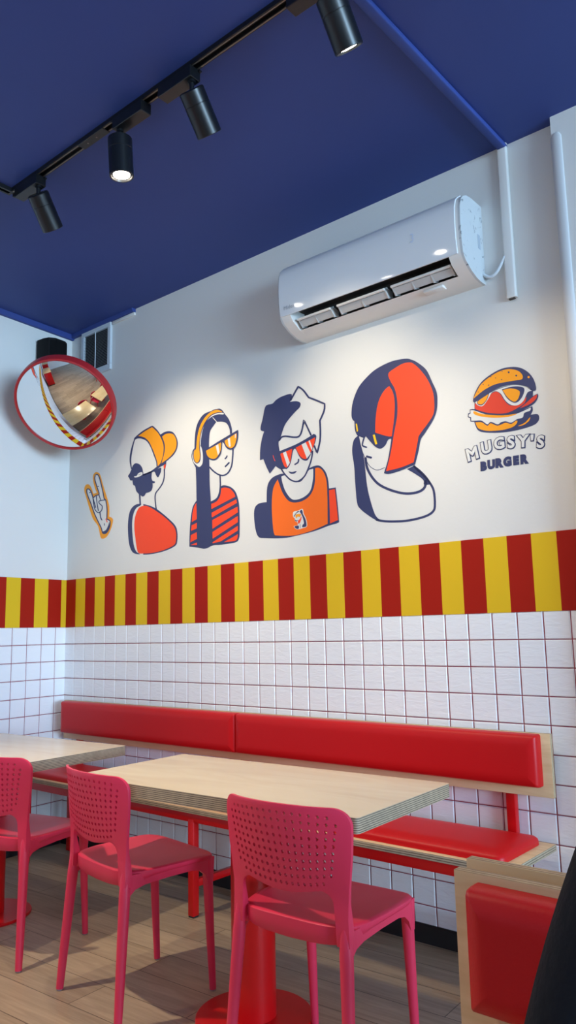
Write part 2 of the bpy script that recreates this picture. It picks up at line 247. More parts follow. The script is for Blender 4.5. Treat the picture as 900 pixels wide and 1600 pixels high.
 ('face_line','N',1,"1339.5,1998.2c 1340,1987.3c 1340.8,1971.6c 1341.4,1954.9c 1341.1,1940.8c 1340.1,1930c 1338.5,1920.6c 1336.2,1912.3c 1333.3,1904.5c 1330.1,1897.4c 1326.4,1891.1c 1321.9,1885.7c 1316.1,1881.1c 1307.1,1877.2c 1295.4,1873.9c 1283.9,1871.3c 1275.8,1869.4c 1275.4,1865.3c 1280.3,1862.5c 1288.3,1864.4c 1300,1867.1c 1312.6,1870.7c 1323,1875.2c 1330.2,1880.7c 1335.4,1887c 1339.4,1893.9c 1342.8,1901.4c 1345.9,1909.5c 1348.2,1918.3c 1349.9,1928.1c 1351,1939.2c 1351.2,1953.6c 1350.7,1970.5c 1349.9,1986.2c 1349.3,1997c 1344.3,1999.7c"),
 ('face_line','N',1,"1383.9,2075.5c 1386.1,2076.6c 1389.4,2078.2c 1392.9,2080.2c 1396,2082.4c 1398.1,2084.9c 1399.5,2087.5c 1400.5,2089.7c 1401.2,2091.2c 1397.7,2094.6c 1392.6,2094.4c 1391.9,2093c 1391,2090.9c 1389.9,2088.9c 1388.6,2087.2c 1386.4,2085.7c 1383.2,2084c 1380.1,2082.5c 1377.9,2081.4c 1378.9,2077.4c"),
 ('face_line','N',1,"1385.4,2033.9c 1387.8,2035.1c 1391.3,2036.9c 1395.2,2039c 1399.2,2041.2c 1403.5,2043.8c 1408.1,2046.7c 1412.3,2049.4c 1415.2,2051.3c 1413.4,2055.8c 1407.5,2057.6c 1404.6,2055.8c 1400.4,2053.1c 1395.9,2050.2c 1391.8,2047.7c 1388,2045.6c 1384.2,2043.6c 1380.8,2041.9c 1378.4,2040.6c 1379.6,2036.1c"),
 ('sunglasses','N',6,"1236.4,2149.6c 1351.7,2182 1478.7,2213.8c 1476.6,2169.6 1457.6,2128.4 1426.3,2118.5 1395.1,2133.6 1372.9,2165 1362.2,2166.9 1360.4,2135.2 1347.8,2103.1 1312.4,2083.4 1272.1,2092.7 1248.8,2114.9"),
 ('lens','O',7,"1244.3,2143.7c 1355.4,2169.2c 1355.1,2136.1 1341.8,2110.7 1312.4,2090.6 1277.6,2097.9 1253.5,2116.9"),
 ('lens','O',7,"1382,2172.8c 1468.2,2198.3c 1467.8,2171.2 1452.5,2135.8 1426.5,2126.6 1400.5,2140.4 1386.4,2159.3"),
 ('glint','W',8,"1317,2159.3c 1336.2,2163.7c 1345.7,2118.3c 1333.3,2103.8c"),
 ('glint','W',8,"1404.7,2179.7c 1421.3,2183.4c 1426.6,2135.9c 1413.2,2136c"),
 ('glint','W',8,"1457.1,2193.8c 1465.2,2195.6c 1462,2174.9c 1456.8,2173.1c"),
],
'tank': [
 ('body_outline','N',0,"1778.9,1940.6 1728,1940.3 1689.7,1924.8 1668,1889.8 1662.9,1817.7c 1613.8,1817.5 1585,1799.7 1578.5,1758 1586.5,1693.7 1606.9,1652.3 1652.1,1642.3 1754,1632.8 1820.2,1633.7 1948.4,1646.2 2038.3,1663.5 2089.6,1670.7 2094.9,1685.6 2090,1758.9 2082.6,1833.1c 2044.5,1833.3c 2040,1878.5 2026,1915.4 1996.1,1946 1964.9,1950.8 1933,1944.6c 1906.3,1913 1853.8,1890 1814.7,1905.8"),
 ('neck','W',1,"1760.4,1930.3c 1788.7,1931.4 1821.2,1902.3 1853.8,1890 1886.3,1891.5 1924.8,1930.6 1935.9,1938.1c 1956.2,1938.5c 1953.4,1891 1935.9,1838 1896.8,1812.9 1851.3,1806 1818.8,1815.3 1786.6,1852.9 1767.6,1897"),
 ('tank_top','D',1,"1737.7,1919.5c 1747.3,1894.6 1766.4,1850.4 1798.8,1810.1 1837.9,1794 1889.8,1796.1 1935.2,1818 1962,1864.6 1967.6,1939.3c 1989.6,1938.4 2013.7,1917.2 2030.7,1874.9 2034.3,1805.1 2031.3,1673c 1948.6,1652.1 1852.8,1639.1 1780.9,1641 1714,1649.9c 1704.3,1671.4 1697.2,1744.7 1697.7,1822.8 1709.5,1884.1"),
 ('arm','R',1,"2044.2,1826c 2077.5,1826.4c 2084,1759.6 2090.1,1683.7c 2044.7,1672.6c"),
 ('hair','N',2,"1836.5,2324 1778.9,2325.9 1737.3,2316 1712.6,2302.3 1673.8,2302.3 1659.2,2283.5 1647.6,2242.1 1632.5,2201.5 1634.2,2182.1 1654.7,2172.9c 1638.2,2135.2 1626.4,2083.2 1623.9,2032.4c 1646.7,2034.1c 1666.8,1990.8 1687,1955.9c 1704.6,1969.1 1725.7,1987c 1755.9,1967.6 1792.9,1963.5c 1763.6,2002.1 1754.7,2050.9 1748.7,2083.6 1749.2,2104.8 1763.5,2128.7 1788.6,2177.1 1816.3,2203.5 1857.2,2232.3 1884.1,2247.8 1890,2267.6 1865.3,2282.3 1825.4,2287.6c"),
 ('hair','N',2,"1833.6,2290.8c 1837.9,2296c 1844.1,2303.6c 1851.1,2312c 1857.8,2320c 1864.6,2327.9c 1872,2336.2c 1878.6,2343.6c 1880.5,2347.5c 1881.3,2344.8c 1889.1,2338.9c 1897.7,2332c 1905.6,2324.4c 1913.8,2314.4c 1922.8,2302.3c 1930.8,2290.9c 1937.4,2281.9c 1947.4,2276.6c 1959.6,2270.3c 1973.2,2263.2c 1985.9,2256.4c 1998.6,2249.4c 2012,2241.8c 2023.9,2235c 2030.3,2231.8c 2029,2229.2c 2028.8,2221.7c 2027.8,2213.2c 2025.3,2204.3c 2019.7,2193.7c 2012,2181.2c 2004.2,2169.6c 1998.6,2160.8c 1998.8,2151c 1999.5,2138.5c 1999.9,2124.5c 1999.9,2111.2c 1999.4,2098.9c 1998.7,2086.6c 1997.4,2074.2c 1995.1,2061.9c 1991.2,2048.1c 1985.9,2033.3c 1980.7,2019.9c 1979.6,2012.7c 1983.6,2016.9c 1979.1,2027.9c 1974.6,2038.9c 1971.5,2046.5c 1965.8,2048.3c 1962,2045.2c 1965.1,2037.7c 1969.6,2026.6c 1974.1,2015.6c 1984.2,2004.8c 1990.3,2016.2c 1995.5,2029.6c 2000.8,2044.7c 2004.9,2058.9c 2007.3,2071.8c 2008.6,2084.4c 2009.4,2097c 2009.9,2109.4c 2009.9,2122.9c 2009.4,2137c 2008.8,2149.6c 2008.3,2157.3c 2013.2,2164.5c 2021,2176.1c 2028.9,2188.8c 2034.7,2200.1c 2037.6,2210.1c 2038.7,2219.4c 2038.9,2227.1c 2038.2,2235.3c 2028.1,2241.6c 2016.2,2248.4c 2002.8,2256.1c 1989.9,2263.2c 1977,2270.1c 1963.4,2277.3c 1951.1,2283.6c 1944,2287.1c 1939.4,2293.9c 1931.3,2305.3c 1922.2,2317.8c 1913.3,2328.5c 1904.4,2337.1c 1895.2,2344.6c 1887.1,2350.6c 1876.8,2356.2c 1869.5,2349.8c 1862.9,2342.4c 1855.5,2334.1c 1848.6,2326.1c 1841.8,2318.1c 1834.8,2309.6c 1828.6,2302c 1824.2,2296.8c 1827.3,2291.8c"),
 ('hair','N',2,"1757.2,2106.8c 1759.4,2109.5c 1762.4,2113.4c 1765.9,2116.9c 1769.8,2119.1c 1774,2120.2c 1779,2120.7c 1785.4,2120.5c 1793.6,2119.3c 1805.2,2116.4c 1819.5,2112c 1834.1,2107.6c 1846.6,2104.5c 1856.4,2102.8c 1864.8,2101.9c 1872.6,2102.4c 1879.7,2104.6c 1885.7,2108.6c 1890.4,2114c 1894.4,2120.7c 1898.3,2129.1c 1902.5,2141.1c 1906.8,2155.9c 1910.4,2170c 1911.6,2177.8c 1907,2174.2c 1911.6,2165.4c 1916.9,2155.1c 1922.2,2144.7c 1928,2133c 1934.5,2119.8c 1940.4,2107.7c 1944.5,2099.4c 1950,2097.9c 1953.2,2101c 1949.2,2109.3c 1943.3,2121.4c 1936.8,2134.6c 1931,2146.4c 1925.7,2156.8c 1920.4,2167.1c 1915.8,2175.9c 1904.9,2184.6c 1900.9,2173.2c 1897.3,2159.2c 1893.1,2144.5c 1889,2132.9c 1885.3,2125c 1881.7,2118.9c 1877.9,2114.6c 1873.5,2111.7c 1868.7,2110.2c 1863.2,2109.9c 1856.2,2110.7c 1847.3,2112.2c 1835.5,2115.1c 1821.2,2119.5c 1806.7,2124c 1794.2,2127.1c 1784.5,2128.5c 1776.7,2128.9c 1770,2128.2c 1763.7,2126.5c 1758.1,2123.3c 1753.7,2118.9c 1750.5,2114.8c 1748.3,2112.1c 1751.3,2107.6c"),
 ('face','W',1,"1759.4,2050.1 1871.3,2041.7 1956.1,2068.2 1950.6,1997.7 1929.9,1947.6 1899.8,1911.4 1853.9,1894.1 1814.8,1909.9 1782.3,1941.7 1760.2,1976.4"),
 ('face_line','N',2,"1951.5,2023.4c 1950.3,2017.2c 1948.7,2008.3c 1946.6,1998.5c 1944.1,1989.4c 1941.2,1981.3c 1937.8,1973.5c 1933.9,1965.4c 1929.2,1956.6c 1923.4,1946.3c 1916.9,1934.9c 1909.8,1924.2c 1902.7,1915.5c 1895.1,1909.3c 1887,1904.6c 1878.9,1901c 1871.2,1898.2c 1864.8,1896.4c 1859.4,1895.7c 1854,1895.9c 1848,1896.9c 1840.9,1899c 1833.2,1902c 1825.3,1906c 1817.5,1911c 1809.5,1917.2c 1801.2,1924.9c 1793.1,1933c 1785.9,1940.8c 1779.6,1948.6c 1773.8,1956.9c 1769,1964.3c 1765.5,1969.6c 1760,1970.4c 1757.3,1967.1c 1760.7,1961.9c 1765.7,1954.3c 1771.7,1945.7c 1778.5,1937.4c 1786,1929.2c 1794.4,1920.8c 1803.2,1912.7c 1812,1905.8c 1820.8,1900.3c 1829.7,1895.8c 1838.4,1892.4c 1846.7,1890c 1854.2,1888.7c 1861.4,1888.5c 1868.4,1889.4c 1875.7,1891.5c 1883.9,1894.4c 1892.7,1898.3c 1901.6,1903.6c 1910,1910.5c 1917.7,1919.8c 1925,1930.9c 1931.6,1942.4c 1937.4,1952.8c 1942.2,1961.7c 1946.2,1970c 1949.6,1978.1c 1952.7,1986.5c 1955.3,1995.9c 1957.4,2006c 1959.1,2014.9c 1960.2,2021.1c 1956.2,2024.3c"),
 ('face_line','N',2,"1866.2,1999c 1865.8,1996.1c 1865.3,1992.2c 1864.3,1988.4c 1862.7,1985.8c 1859.1,1983.8c 1853.5,1981.9c 1847.7,1980.2c 1843.6,1979c 1843.3,1974.8c 1848,1972.1c 1852,1973.3c 1858.1,1975c 1864.6,1977.3c 1870,1980.4c 1873,1984.9c 1874.3,1989.8c 1874.8,1994.1c 1875.2,1996.9c 1871,2000c"),
 ('face_line','N',2,"1805.9,1948.5 1829,1942 1856.6,1942.9 1845.2,1933.3 1822.1,1934.2"),
 ('sunglasses','N',3,"1753.5,2056.4c 1859.1,2072.3 1947.5,2096.3 1963.6,2102.6 1979.7,2092 1975.1,2067.3 1961.5,2039.1 1941.2,2001.8 1921.4,1983.1 1895.8,1990.3 1875.6,2010 1858.3,2042.9 1848.7,2052.3 1837.1,2041.3 1825.2,1997.5 1811.2,1972.6 1789.6,1962.5 1763.5,1996.8"),
 ('lens','R',4,"1757.9,2041.9c 1833.5,2054.4c 1828.1,2028.2 1819.1,1993.2 1803.2,1972.3 1786.5,1972.3 1770.4,2001"),
 ('lens','R',4,"1855.3,2055.8c 1911.3,2069.9 1973.2,2085c 1969.2,2060.7 1954.9,2032.6 1934.9,2006.4 1915.2,1991.7 1892.9,1999.5 1874,2020.6"),
 ('glint','W',5,"1774.9,2044.9c 1793.9,2048c 1817,1988.4c 1801.2,1972.1c"),
 ('glint','W',5,"1891.6,2065.1c 1916.5,2071.1c 1945.4,2012.8c 1921.7,1992.2c"),
 ('glint','W',5,"1933.3,2074.2c 1941.7,2076.3c 1957,2036.4c 1950.9,2027.2c"),
 ('hair_streak','R',3,"1709.5,2042.2c 1710.4,2039.1c 1711.6,2034.6c 1713.1,2029.7c 1714.7,2025.3c 1716.6,2021.4c 1718.7,2017.7c 1720.7,2014.5c 1722.1,2012.3c 1724.1,2011.9c 1725.1,2013.1c 1723.7,2015.3c 1721.8,2018.4c 1719.7,2022c 1717.9,2025.7c 1716.4,2029.9c 1715,2034.7c 1713.7,2039.2c 1712.9,2042.3c 1711,2043.1c"),
 ('dog_emblem_border','W',2,"1883.6,1759 1891.5,1749 1893.6,1734.7 1905.7,1713.3 1912,1688.6 1909.5,1672 1885.9,1667.4 1865.2,1664.5 1844.6,1667.6 1831.5,1682 1855.5,1685 1853.3,1698.9 1840,1705.4 1838.3,1718.7 1829.4,1726.8 1827.9,1740.2 1834,1751.3 1862.7,1753.4"),
 ('dog_emblem','N',3,"1880.9,1755.3 1888.2,1743.4 1889.2,1733.2 1902.5,1709.7 1908.2,1689 1906.5,1673.3 1883.5,1672.6 1885.9,1683.4 1893.7,1690.6 1887.4,1717.3 1877.7,1736.5 1870.8,1747.4"),
 ('dog_emblem','N',3,"1844.1,1740.4 1857.4,1750 1867.7,1747.8 1852,1742.5 1841.3,1732.6 1835.9,1725.5 1833.9,1730.4"),
 ('dog_emblem','N',3,"1840.2,1712.5 1851,1707.2 1861.4,1709.1 1850.9,1703.2 1843.1,1705.1"),
 ('dog_emblem','N',3,"1836.7,1680.5 1860.6,1682 1861.5,1667.9 1846,1669.4"),
 ('dog_emblem','N',3,"1869.8,1687.1c 1869.8,1683.4c 1869.8,1678c 1869.8,1672.7c 1869.7,1669c 1871,1668.3c 1872.3,1668.8c 1872.3,1672.5c 1872.3,1677.8c 1872.3,1683.2c 1872.3,1686.9c 1871.1,1687.6c"),
 ('dog_emblem_glasses','O',4,"1845.3,1735.2 1875.1,1735.8 1874.8,1725.8 1865.7,1721.8 1859.3,1726.5 1848.7,1718.6"),
 ('dog_emblem_scarf','R',4,"1880.4,1724.1 1878.2,1710.3 1868.7,1693.3 1859.6,1692.2 1858.7,1704.4 1869.2,1711.3"),
],
'helm': [
 ('scarf_shade','N',0,"2214.8,2049.7c 2192.5,2035.5 2181.9,2006 2180.4,1969.8 2187.6,1916.8 2190.5,1839.1 2196,1751.5 2212.9,1719.1 2265.2,1677.9 2305.3,1653.6c 2311.5,1660.4c 2289.2,1685.2 2268.3,1747.6 2253.4,1815.1 2245.4,1907.8 2238.5,1960.2 2225.6,2014"),
 ('body_line','N',0,"2292.7,1657.6c 2299.7,1655.6c 2309.7,1652.9c 2321.4,1649.8c 2333.5,1647.2c 2345.2,1645.1c 2357.4,1643.2c 2370.6,1641.6c 2385.4,1640.2c 2402,1638.9c 2420.3,1637.7c 2439.4,1637.1c 2458.5,1637.2c 2478.5,1638.3c 2499.4,1640.2c 2519.1,1642.7c 2535.9,1645.7c 2549.1,1649.2c 2560,1653.3c 2569,1658.1c 2576.2,1663.7c 2581.5,1669.9c 2584.5,1676.6c 2586,1684.2c 2586.9,1693.5c 2587.6,1706.3c 2587.5,1721.8c 2586.7,1737.6c 2584.8,1751.5c 2581.6,1762.8c 2577.2,1772.4c 2572.4,1780.8c 2567.7,1788.6c 2563.6,1795.3c 2559.6,1801.2c 2554.5,1807.6c 2547.2,1816.1c 2535.4,1829.1c 2520.3,1845.1c 2505.8,1860.3c 2495.7,1870.9c 2489.5,1870.3c 2487.8,1865.1c 2497.9,1854.5c 2512.4,1839.3c 2527.5,1823.4c 2539.2,1810.6c 2546.3,1802.4c 2551,1796.5c 2554.6,1791.2c 2558.5,1784.7c 2563.2,1777c 2567.8,1769.1c 2571.6,1760.6c 2574.5,1750.7c 2576.2,1737.7c 2577.1,1722.4c 2577.1,1707.3c 2576.5,1694.9c 2575.6,1686.1c 2574.4,1679.8c 2572.3,1675.1c 2568.4,1670.5c 2562.4,1665.9c 2554.8,1661.8c 2545,1658.1c 2532.6,1654.9c 2516.6,1652c 2497.3,1649.7c 2476.8,1647.9c 2457.3,1646.8c 2438.7,1646.7c 2420,1647.4c 2402,1648.6c 2385.6,1649.9c 2371.1,1651.3c 2358.3,1652.9c 2346.5,1654.7c 2335.2,1656.8c 2323.6,1659.3c 2312.3,1662.3c 2302.4,1665.1c 2295.4,1667c 2290.6,1663.2c"),
 ('body_line','N',0,"2243.3,1943.3c 2244.1,1934.9c 2245.1,1922.8c 2247,1908.7c 2250.6,1895c 2256.1,1881.8c 2262.9,1868.5c 2270.8,1855.5c 2279.3,1843.4c 2288,1832.6c 2297.3,1822.6c 2307.9,1813c 2320.7,1803.6c 2336.4,1794.1c 2354.1,1784.8c 2372.4,1776.2c 2389.8,1768.9c 2405.9,1762.8c 2421.7,1757.7c 2437.2,1753.6c 2452.3,1750.7c 2467.6,1749.1c 2482.8,1748.6c 2496.9,1749.2c 2509.4,1750.8c 2520,1753.4c 2529.2,1757.1c 2536.8,1761.8c 2543.1,1767.7c 2547.3,1775.6c 2549.3,1784.5c 2550.2,1792.3c 2550.9,1797.6c 2545.5,1801.8c 2539.2,1799.9c 2538.5,1794.6c 2537.7,1787.1c 2536.1,1779.8c 2533.2,1774.3c 2528.7,1770.2c 2522.6,1766.4c 2515,1763.4c 2505.9,1761.2c 2494.7,1759.8c 2481.5,1759.3c 2467.3,1759.7c 2453.1,1761.3c 2439,1764c 2424.5,1767.9c 2409.4,1772.8c 2393.9,1778.7c 2377.1,1785.8c 2359.4,1794.2c 2342.4,1803.1c 2327.7,1812c 2316.1,1820.6c 2306.5,1829.3c 2298.1,1838.5c 2290,1848.6c 2282,1859.9c 2274.6,1872.2c 2268.2,1884.7c 2263.3,1896.6c 2260.1,1909c 2258.3,1922.2c 2257.3,1934.1c 2256.5,1942.5c 2249.6,1946.3c"),
 ('body_line','N',0,"2458.1,1860c 2494.6,1870c 2523.3,1845.2 2556.2,1806.7 2565.5,1781.5 2536.2,1783.2 2534.4,1800.3 2511.2,1822.9"),
 ('face_line','N',0,"2216.2,2046.5c 2218.5,2035.5c 2221.6,2019.6c 2225.3,2002.3c 2229.1,1987.2c 2232.8,1975c 2236.7,1963.9c 2240.9,1953.4c 2245.5,1943.1c 2250.6,1932.5c 2256,1922c 2261.9,1912.1c 2268.2,1903.4c 2275.2,1896.1c 2282.8,1889.8c 2290.5,1884.7c 2297.6,1880.8c 2304.1,1878.3c 2310.2,1877.1c 2316,1876.8c 2322,1877c 2328.8,1878c 2336.1,1879.7c 2342.6,1881.6c 2347.1,1882.8c 2347.3,1884.3c 2345.9,1885.2c 2341.4,1884c 2335,1882.2c 2327.9,1880.5c 2321.3,1879.6c 2315.6,1879.4c 2310.2,1879.6c 2304.7,1880.7c 2298.8,1883c 2292,1886.7c 2284.6,1891.7c 2277.3,1897.7c 2270.5,1904.7c 2264.4,1913.1c 2258.7,1922.8c 2253.3,1933.2c 2248.3,1943.7c 2243.7,1954c 2239.6,1964.3c 2235.7,1975.3c 2232,1987.4c 2228.3,2002.4c 2224.6,2019.6c 2221.5,2035.5c 2219.2,2046.5c 2217.6,2047.3c"),
 ('face_line','N',1,"2244.2,2037.6c 2242.2,2033c 2239.1,2026.4c 2236,2019.2c 2233.9,2013.2c 2232.8,2008.9c 2232.2,2005.1c 2232.9,2001c 2235.6,1996.8c 2240.8,1993.1c 2247.2,1990c 2253.3,1987.4c 2257.4,1985.7c 2260.8,1987.7c 2259.9,1991.6c 2255.8,1993.4c 2249.9,1995.9c 2244.4,1998.6c 2241.1,2000.8c 2240.3,2002.2c 2240.1,2003.9c 2240.6,2006.6c 2241.6,2010.5c 2243.5,2016.1c 2246.5,2023c 2249.5,2029.6c 2251.6,2034.2c 2248.7,2037.6c"),
 ('face_line','N',1,"2253.9,1944.5c 2259.2,1942.3c 2267,1939c 2274.7,1935.8c 2279.9,1933.6c 2284.7,1936.5c 2283.4,1941.9c 2278.1,1944.1c 2270.4,1947.3c 2262.7,1950.5c 2257.4,1952.8c 2252.6,1949.9c"),
 ('helmet','N',2,"2471.6,2342.1 2504.9,2329.7 2537.2,2306.5 2574.6,2266.4 2597.5,2211.4 2616.2,2163 2618.2,2123.6 2611.6,2081.2 2593.6,2046 2553.4,1999.2 2531.4,1974.9 2518,1928.5 2498.6,1873.2c 2424.3,1857.7 2367,1852.5 2343,1860c 2364,1909.3 2379.5,1966.9 2387.1,2004.7c 2371.4,2002.5 2355.8,1981 2331.8,1970 2305.7,1982.1 2280.1,2009.5 2257.2,2038.3c 2244.8,2033.9 2226.8,2042.3 2211.7,2050.2 2200.4,2075.8 2197.8,2118.2c 2187.1,2130.9 2183.8,2157.9 2193.4,2208.8 2223.9,2265.7 2268.8,2303 2324.8,2331.7 2402.6,2346.5"),
 ('helmet_flap','R',3,"2493.2,2320.4 2515,2308.4 2546.4,2273.1 2576.7,2226.1 2598,2172 2603.5,2126.7 2597.9,2074.3 2571.8,2040.5 2526,1995.4 2516.3,1967.8 2492.6,1883.9c 2430.7,1871.6 2355,1866.7c 2379.8,1936.8 2404.6,2032.6 2422.3,2099.7 2425.5,2164.7 2416.6,2217.4 2398.1,2254.8 2386.7,2283.2 2391.6,2300.1 2424.2,2312.8 2459.2,2322.2"),
 ('helmet_side','R',3,"2388.6,2239c 2404.7,2209.9 2412.4,2167.4 2408,2102.5 2391,2014c 2369.2,2018 2306.9,2045.7c 2311.2,2101.3 2322.9,2160.7 2342.7,2202.9 2367.6,2228.4"),
 ('glint','Y',3,"2293.4,2037.9c 2304.2,2038.5c 2315.8,1993.1c 2304.5,1993c"),
 ('glint','Y',3,"2204.7,2105.4c 2212.2,2105c 2216.9,2070.1c 2209.3,2067.4c"),
],
'burger': [
 ('bottom_bun_shade','N',0,"2760.2,2057.4c 2779.9,2055.2 2815.3,2033 2895.2,2008.7 2960.1,2008.2 3016.9,2018c 3018.4,2002.1 3009.2,1986.2c 3034.8,1983.3 3040.8,1968.8 3034.9,1954.6 3014.2,1943.1 2955.1,1936.5 2890.4,1938.7 2824.6,1950.4 2792.4,1964.7 2780.6,1987.8 2776.7,2003.9c 2760.5,2007.5c 2759.5,2022.3c 2749.8,2027.5c 2751.7,2042.2c 2759.8,2044.3c"),
 ('lettuce','W',1,"2762.9,2053.5c 2781.9,2048.2 2838.6,2018.2 2894.7,2002.4 2950.4,2000.3 3011.2,2013.8c 3007.2,2002.2 2984.4,1997.9 2976.5,1981.6 2953.5,1979.4 2929.9,1970.5 2907.3,1980.3 2888.5,1979.9 2874,1974.5 2846.4,1989.9 2831.5,1982.7 2808.5,2001.9 2784.3,2006.7 2764.2,2010.1c 2764.1,2024.2c 2753.9,2029.9c 2755,2038.2c 2763.1,2040.3c"),
 ('cheese','O',2,"2779.4,2046.4 2815,2027.5 2895,2006 2955,2000.7 2917.7,1995.5 2856.9,2004.4 2804.8,2020.3 2778.6,2034.9"),
 ('bottom_bun','O',1,"2781.4,2000.7c 2808.1,1995.5 2831.1,1977.2 2846,1984.5 2873.6,1969.1 2906.9,1974.5 2929.5,1965.2 2952.3,1975.2 2952.4,1963.9 2933.2,1951.9 2891.1,1948.5 2834.5,1955.4 2796.7,1970.8 2785.5,1986.9"),
 ('bottom_bun','O',1,"2956.2,1952 2984,1960 3005.4,1976.8 3000,1963.6 2978.9,1952.1"),
 ('patty_shade','N',2,"2783.2,2084.5c 2781.3,2053c 2819.9,2028.9 2876.4,2010.6 2923,2004.9 2978.5,2010.3 3024.5,2025.3 3042.6,2048.1 3041.8,2061.6c 3022.3,2056.1c 3024.8,2078.8c 2967.2,2109.7 2893,2117.3"),
 ('patty','R2',3,"2785.3,2078c 2812.3,2061.6 2827.3,2066.8 2848.5,2094.8 2873.2,2106.5 2891.5,2094.6 2908.3,2063.5 2925.5,2041.6 2948.1,2034.6 2971.2,2036.5 2997.7,2058.7c 2989.4,2037.2 2961.1,2022.9 2923.5,2012.5 2886.1,2014.6 2839.2,2027.3 2801.4,2044.2 2784,2057.2"),
 ('patty','R2',3,"2967.7,2019.3c 2998.5,2037.5 3022,2052.6 3039.4,2058.6c 3035.7,2045.2 3020.6,2032.8 2997.6,2024.3"),
 ('top_bun_shade','N',4,"2777.2,2090.5c 2786.3,2117.7 2813.3,2154 2853.9,2177.4 2902.7,2191.4 2944.9,2189.5 2981.1,2177.5 3011.2,2152.5 3031.2,2118.5 3037,2080.5 3024.5,2074.4c 3002.7,2097.2 2967.4,2113.3 2930.8,2120.3 2893.2,2119.6 2854.1,2107.5 2814.3,2092.9 2783.1,2082.2"),
 ('top_bun','O',5,"2781.2,2099.1 2793.9,2120.8 2818,2150.6 2858.3,2171.7 2897.4,2183.4 2935.2,2183.5 2971.2,2168 2988,2145.8 2984.7,2130.7 2959.5,2132 2917.8,2134.7 2875.1,2135.3 2831,2124.3 2795.5,2106.3"),
 ('seed','N',6,"2937.9,2169.5 2936.7,2167.2 2934,2166.8 2931.5,2168.5 2930.6,2171.3 2931.8,2173.6 2934.5,2174 2937,2172.3"),
 ('seed','N',6,"2967.2,2149.3 2965.9,2147 2963.3,2146.6 2960.8,2148.2 2959.9,2151 2961.1,2153.3 2963.8,2153.8 2966.3,2152.1"),
 ('seed','N',6,"2909.6,2180.5 2908.9,2179.3 2907.6,2179.1 2906.3,2179.9 2905.8,2181.4 2906.5,2182.5 2907.8,2182.7 2909.1,2181.9"),
 ('seed','N',6,"2861.6,2169.6 2860.9,2168.4 2859.5,2168.2 2858.2,2169 2857.7,2170.5 2858.4,2171.6 2859.8,2171.8 2861.1,2171"),
 ('seed','N',6,"2880.6,2160 2880,2158.8 2878.6,2158.6 2877.3,2159.4 2876.8,2160.9 2877.5,2162 2878.8,2162.2 2880.1,2161.4"),
 ('seed','N',6,"2905.5,2147.7 2904.7,2146.3 2903,2146 2901.4,2147 2900.8,2148.8 2901.6,2150.2 2903.3,2150.5 2904.9,2149.5"),
 ('seed','N',6,"2827.5,2146.1 2826.9,2144.9 2825.5,2144.7 2824.1,2145.6 2823.7,2147 2824.3,2148.2 2825.7,2148.4 2827,2147.5"),
 ('seed','N',6,"2850.8,2137.5 2850,2136.1 2848.2,2135.8 2846.6,2136.8 2846,2138.6 2846.8,2140.1 2848.5,2140.4 2850.2,2139.3"),
 ('seed','N',6,"2804.3,2119.9 2803.6,2118.7 2802.2,2118.5 2800.9,2119.3 2800.4,2120.8 2801,2121.9 2802.4,2122.2 2803.8,2121.3"),
 ('seed','O',6,"3016.5,2131.4 3014.9,2128.6 3011.7,2128 3008.7,2130 3007.6,2133.5 3009.1,2136.3 3012.3,2136.9 3015.4,2134.8"),
 ('sunglasses_frame','W',4,"2786,2081.6c 2814.2,2092 2854,2106.6 2902.3,2115.2 2949.1,2115.2 2989.4,2101.5 3021.1,2076.5c 3003.4,2074.6 2985.5,2046.1 2961.8,2033.1 2934.6,2039.7 2912.8,2061.6 2896.1,2092.7 2878,2106.8 2858.8,2105.1 2840.3,2081.2 2817.1,2059.7 2795.5,2067.9"),
 ('lens','N',5,"2795,2074.6 2800.2,2087.5 2848.6,2105c 2834.8,2078.2 2815.9,2063.6 2800.4,2067.8"),
 ('lens','O',6,"2797.5,2075 2802.5,2085.1 2845.6,2102.9c 2832.9,2079.6 2815.1,2067 2801.6,2070.8"),
 ('lens','N',5,"2901,2109.1c 2939.5,2111 2971.4,2105.2 2991.9,2091.5 2983.2,2064.6 2963.7,2046.2 2944.4,2046.7 2920.3,2069.1"),
 ('lens','O',6,"2904.5,2105.6c 2934.5,2105.7 2961.6,2095.1 2973.4,2081.2 2963.4,2056.2 2946.9,2049.8 2922.9,2071.8"),
],
}
LETTERS = [('M', 'M', 2.7598, 1.8765, 0.054), ('M', 'U', 2.8208, 1.8919, 0.0507), ('M', 'G', 2.8751, 1.8993, 0.0483), ('M', 'S', 2.9233, 1.8953, 0.0496), ('M', 'Y', 2.9714, 1.8904, 0.0491), ('M', "'", 3.0078, 1.898, 0.0), ('M', 'S', 3.0389, 1.8762, 0.0483), ('B', 'B', 2.8054, 1.8191, 0.0383), ('B', 'U', 2.8372, 1.8209, 0.0381), ('B', 'R', 2.8685, 1.8214, 0.0392), ('B', 'G', 2.904, 1.8216, 0.0389), ('B', 'E', 2.9393, 1.8209, 0.0373), ('B', 'R', 2.9714, 1.8201, 0.0383)]
WIN_E, EXPO, SPOT_W, CONE, BLEND = 840, .74, 34, 68, .9
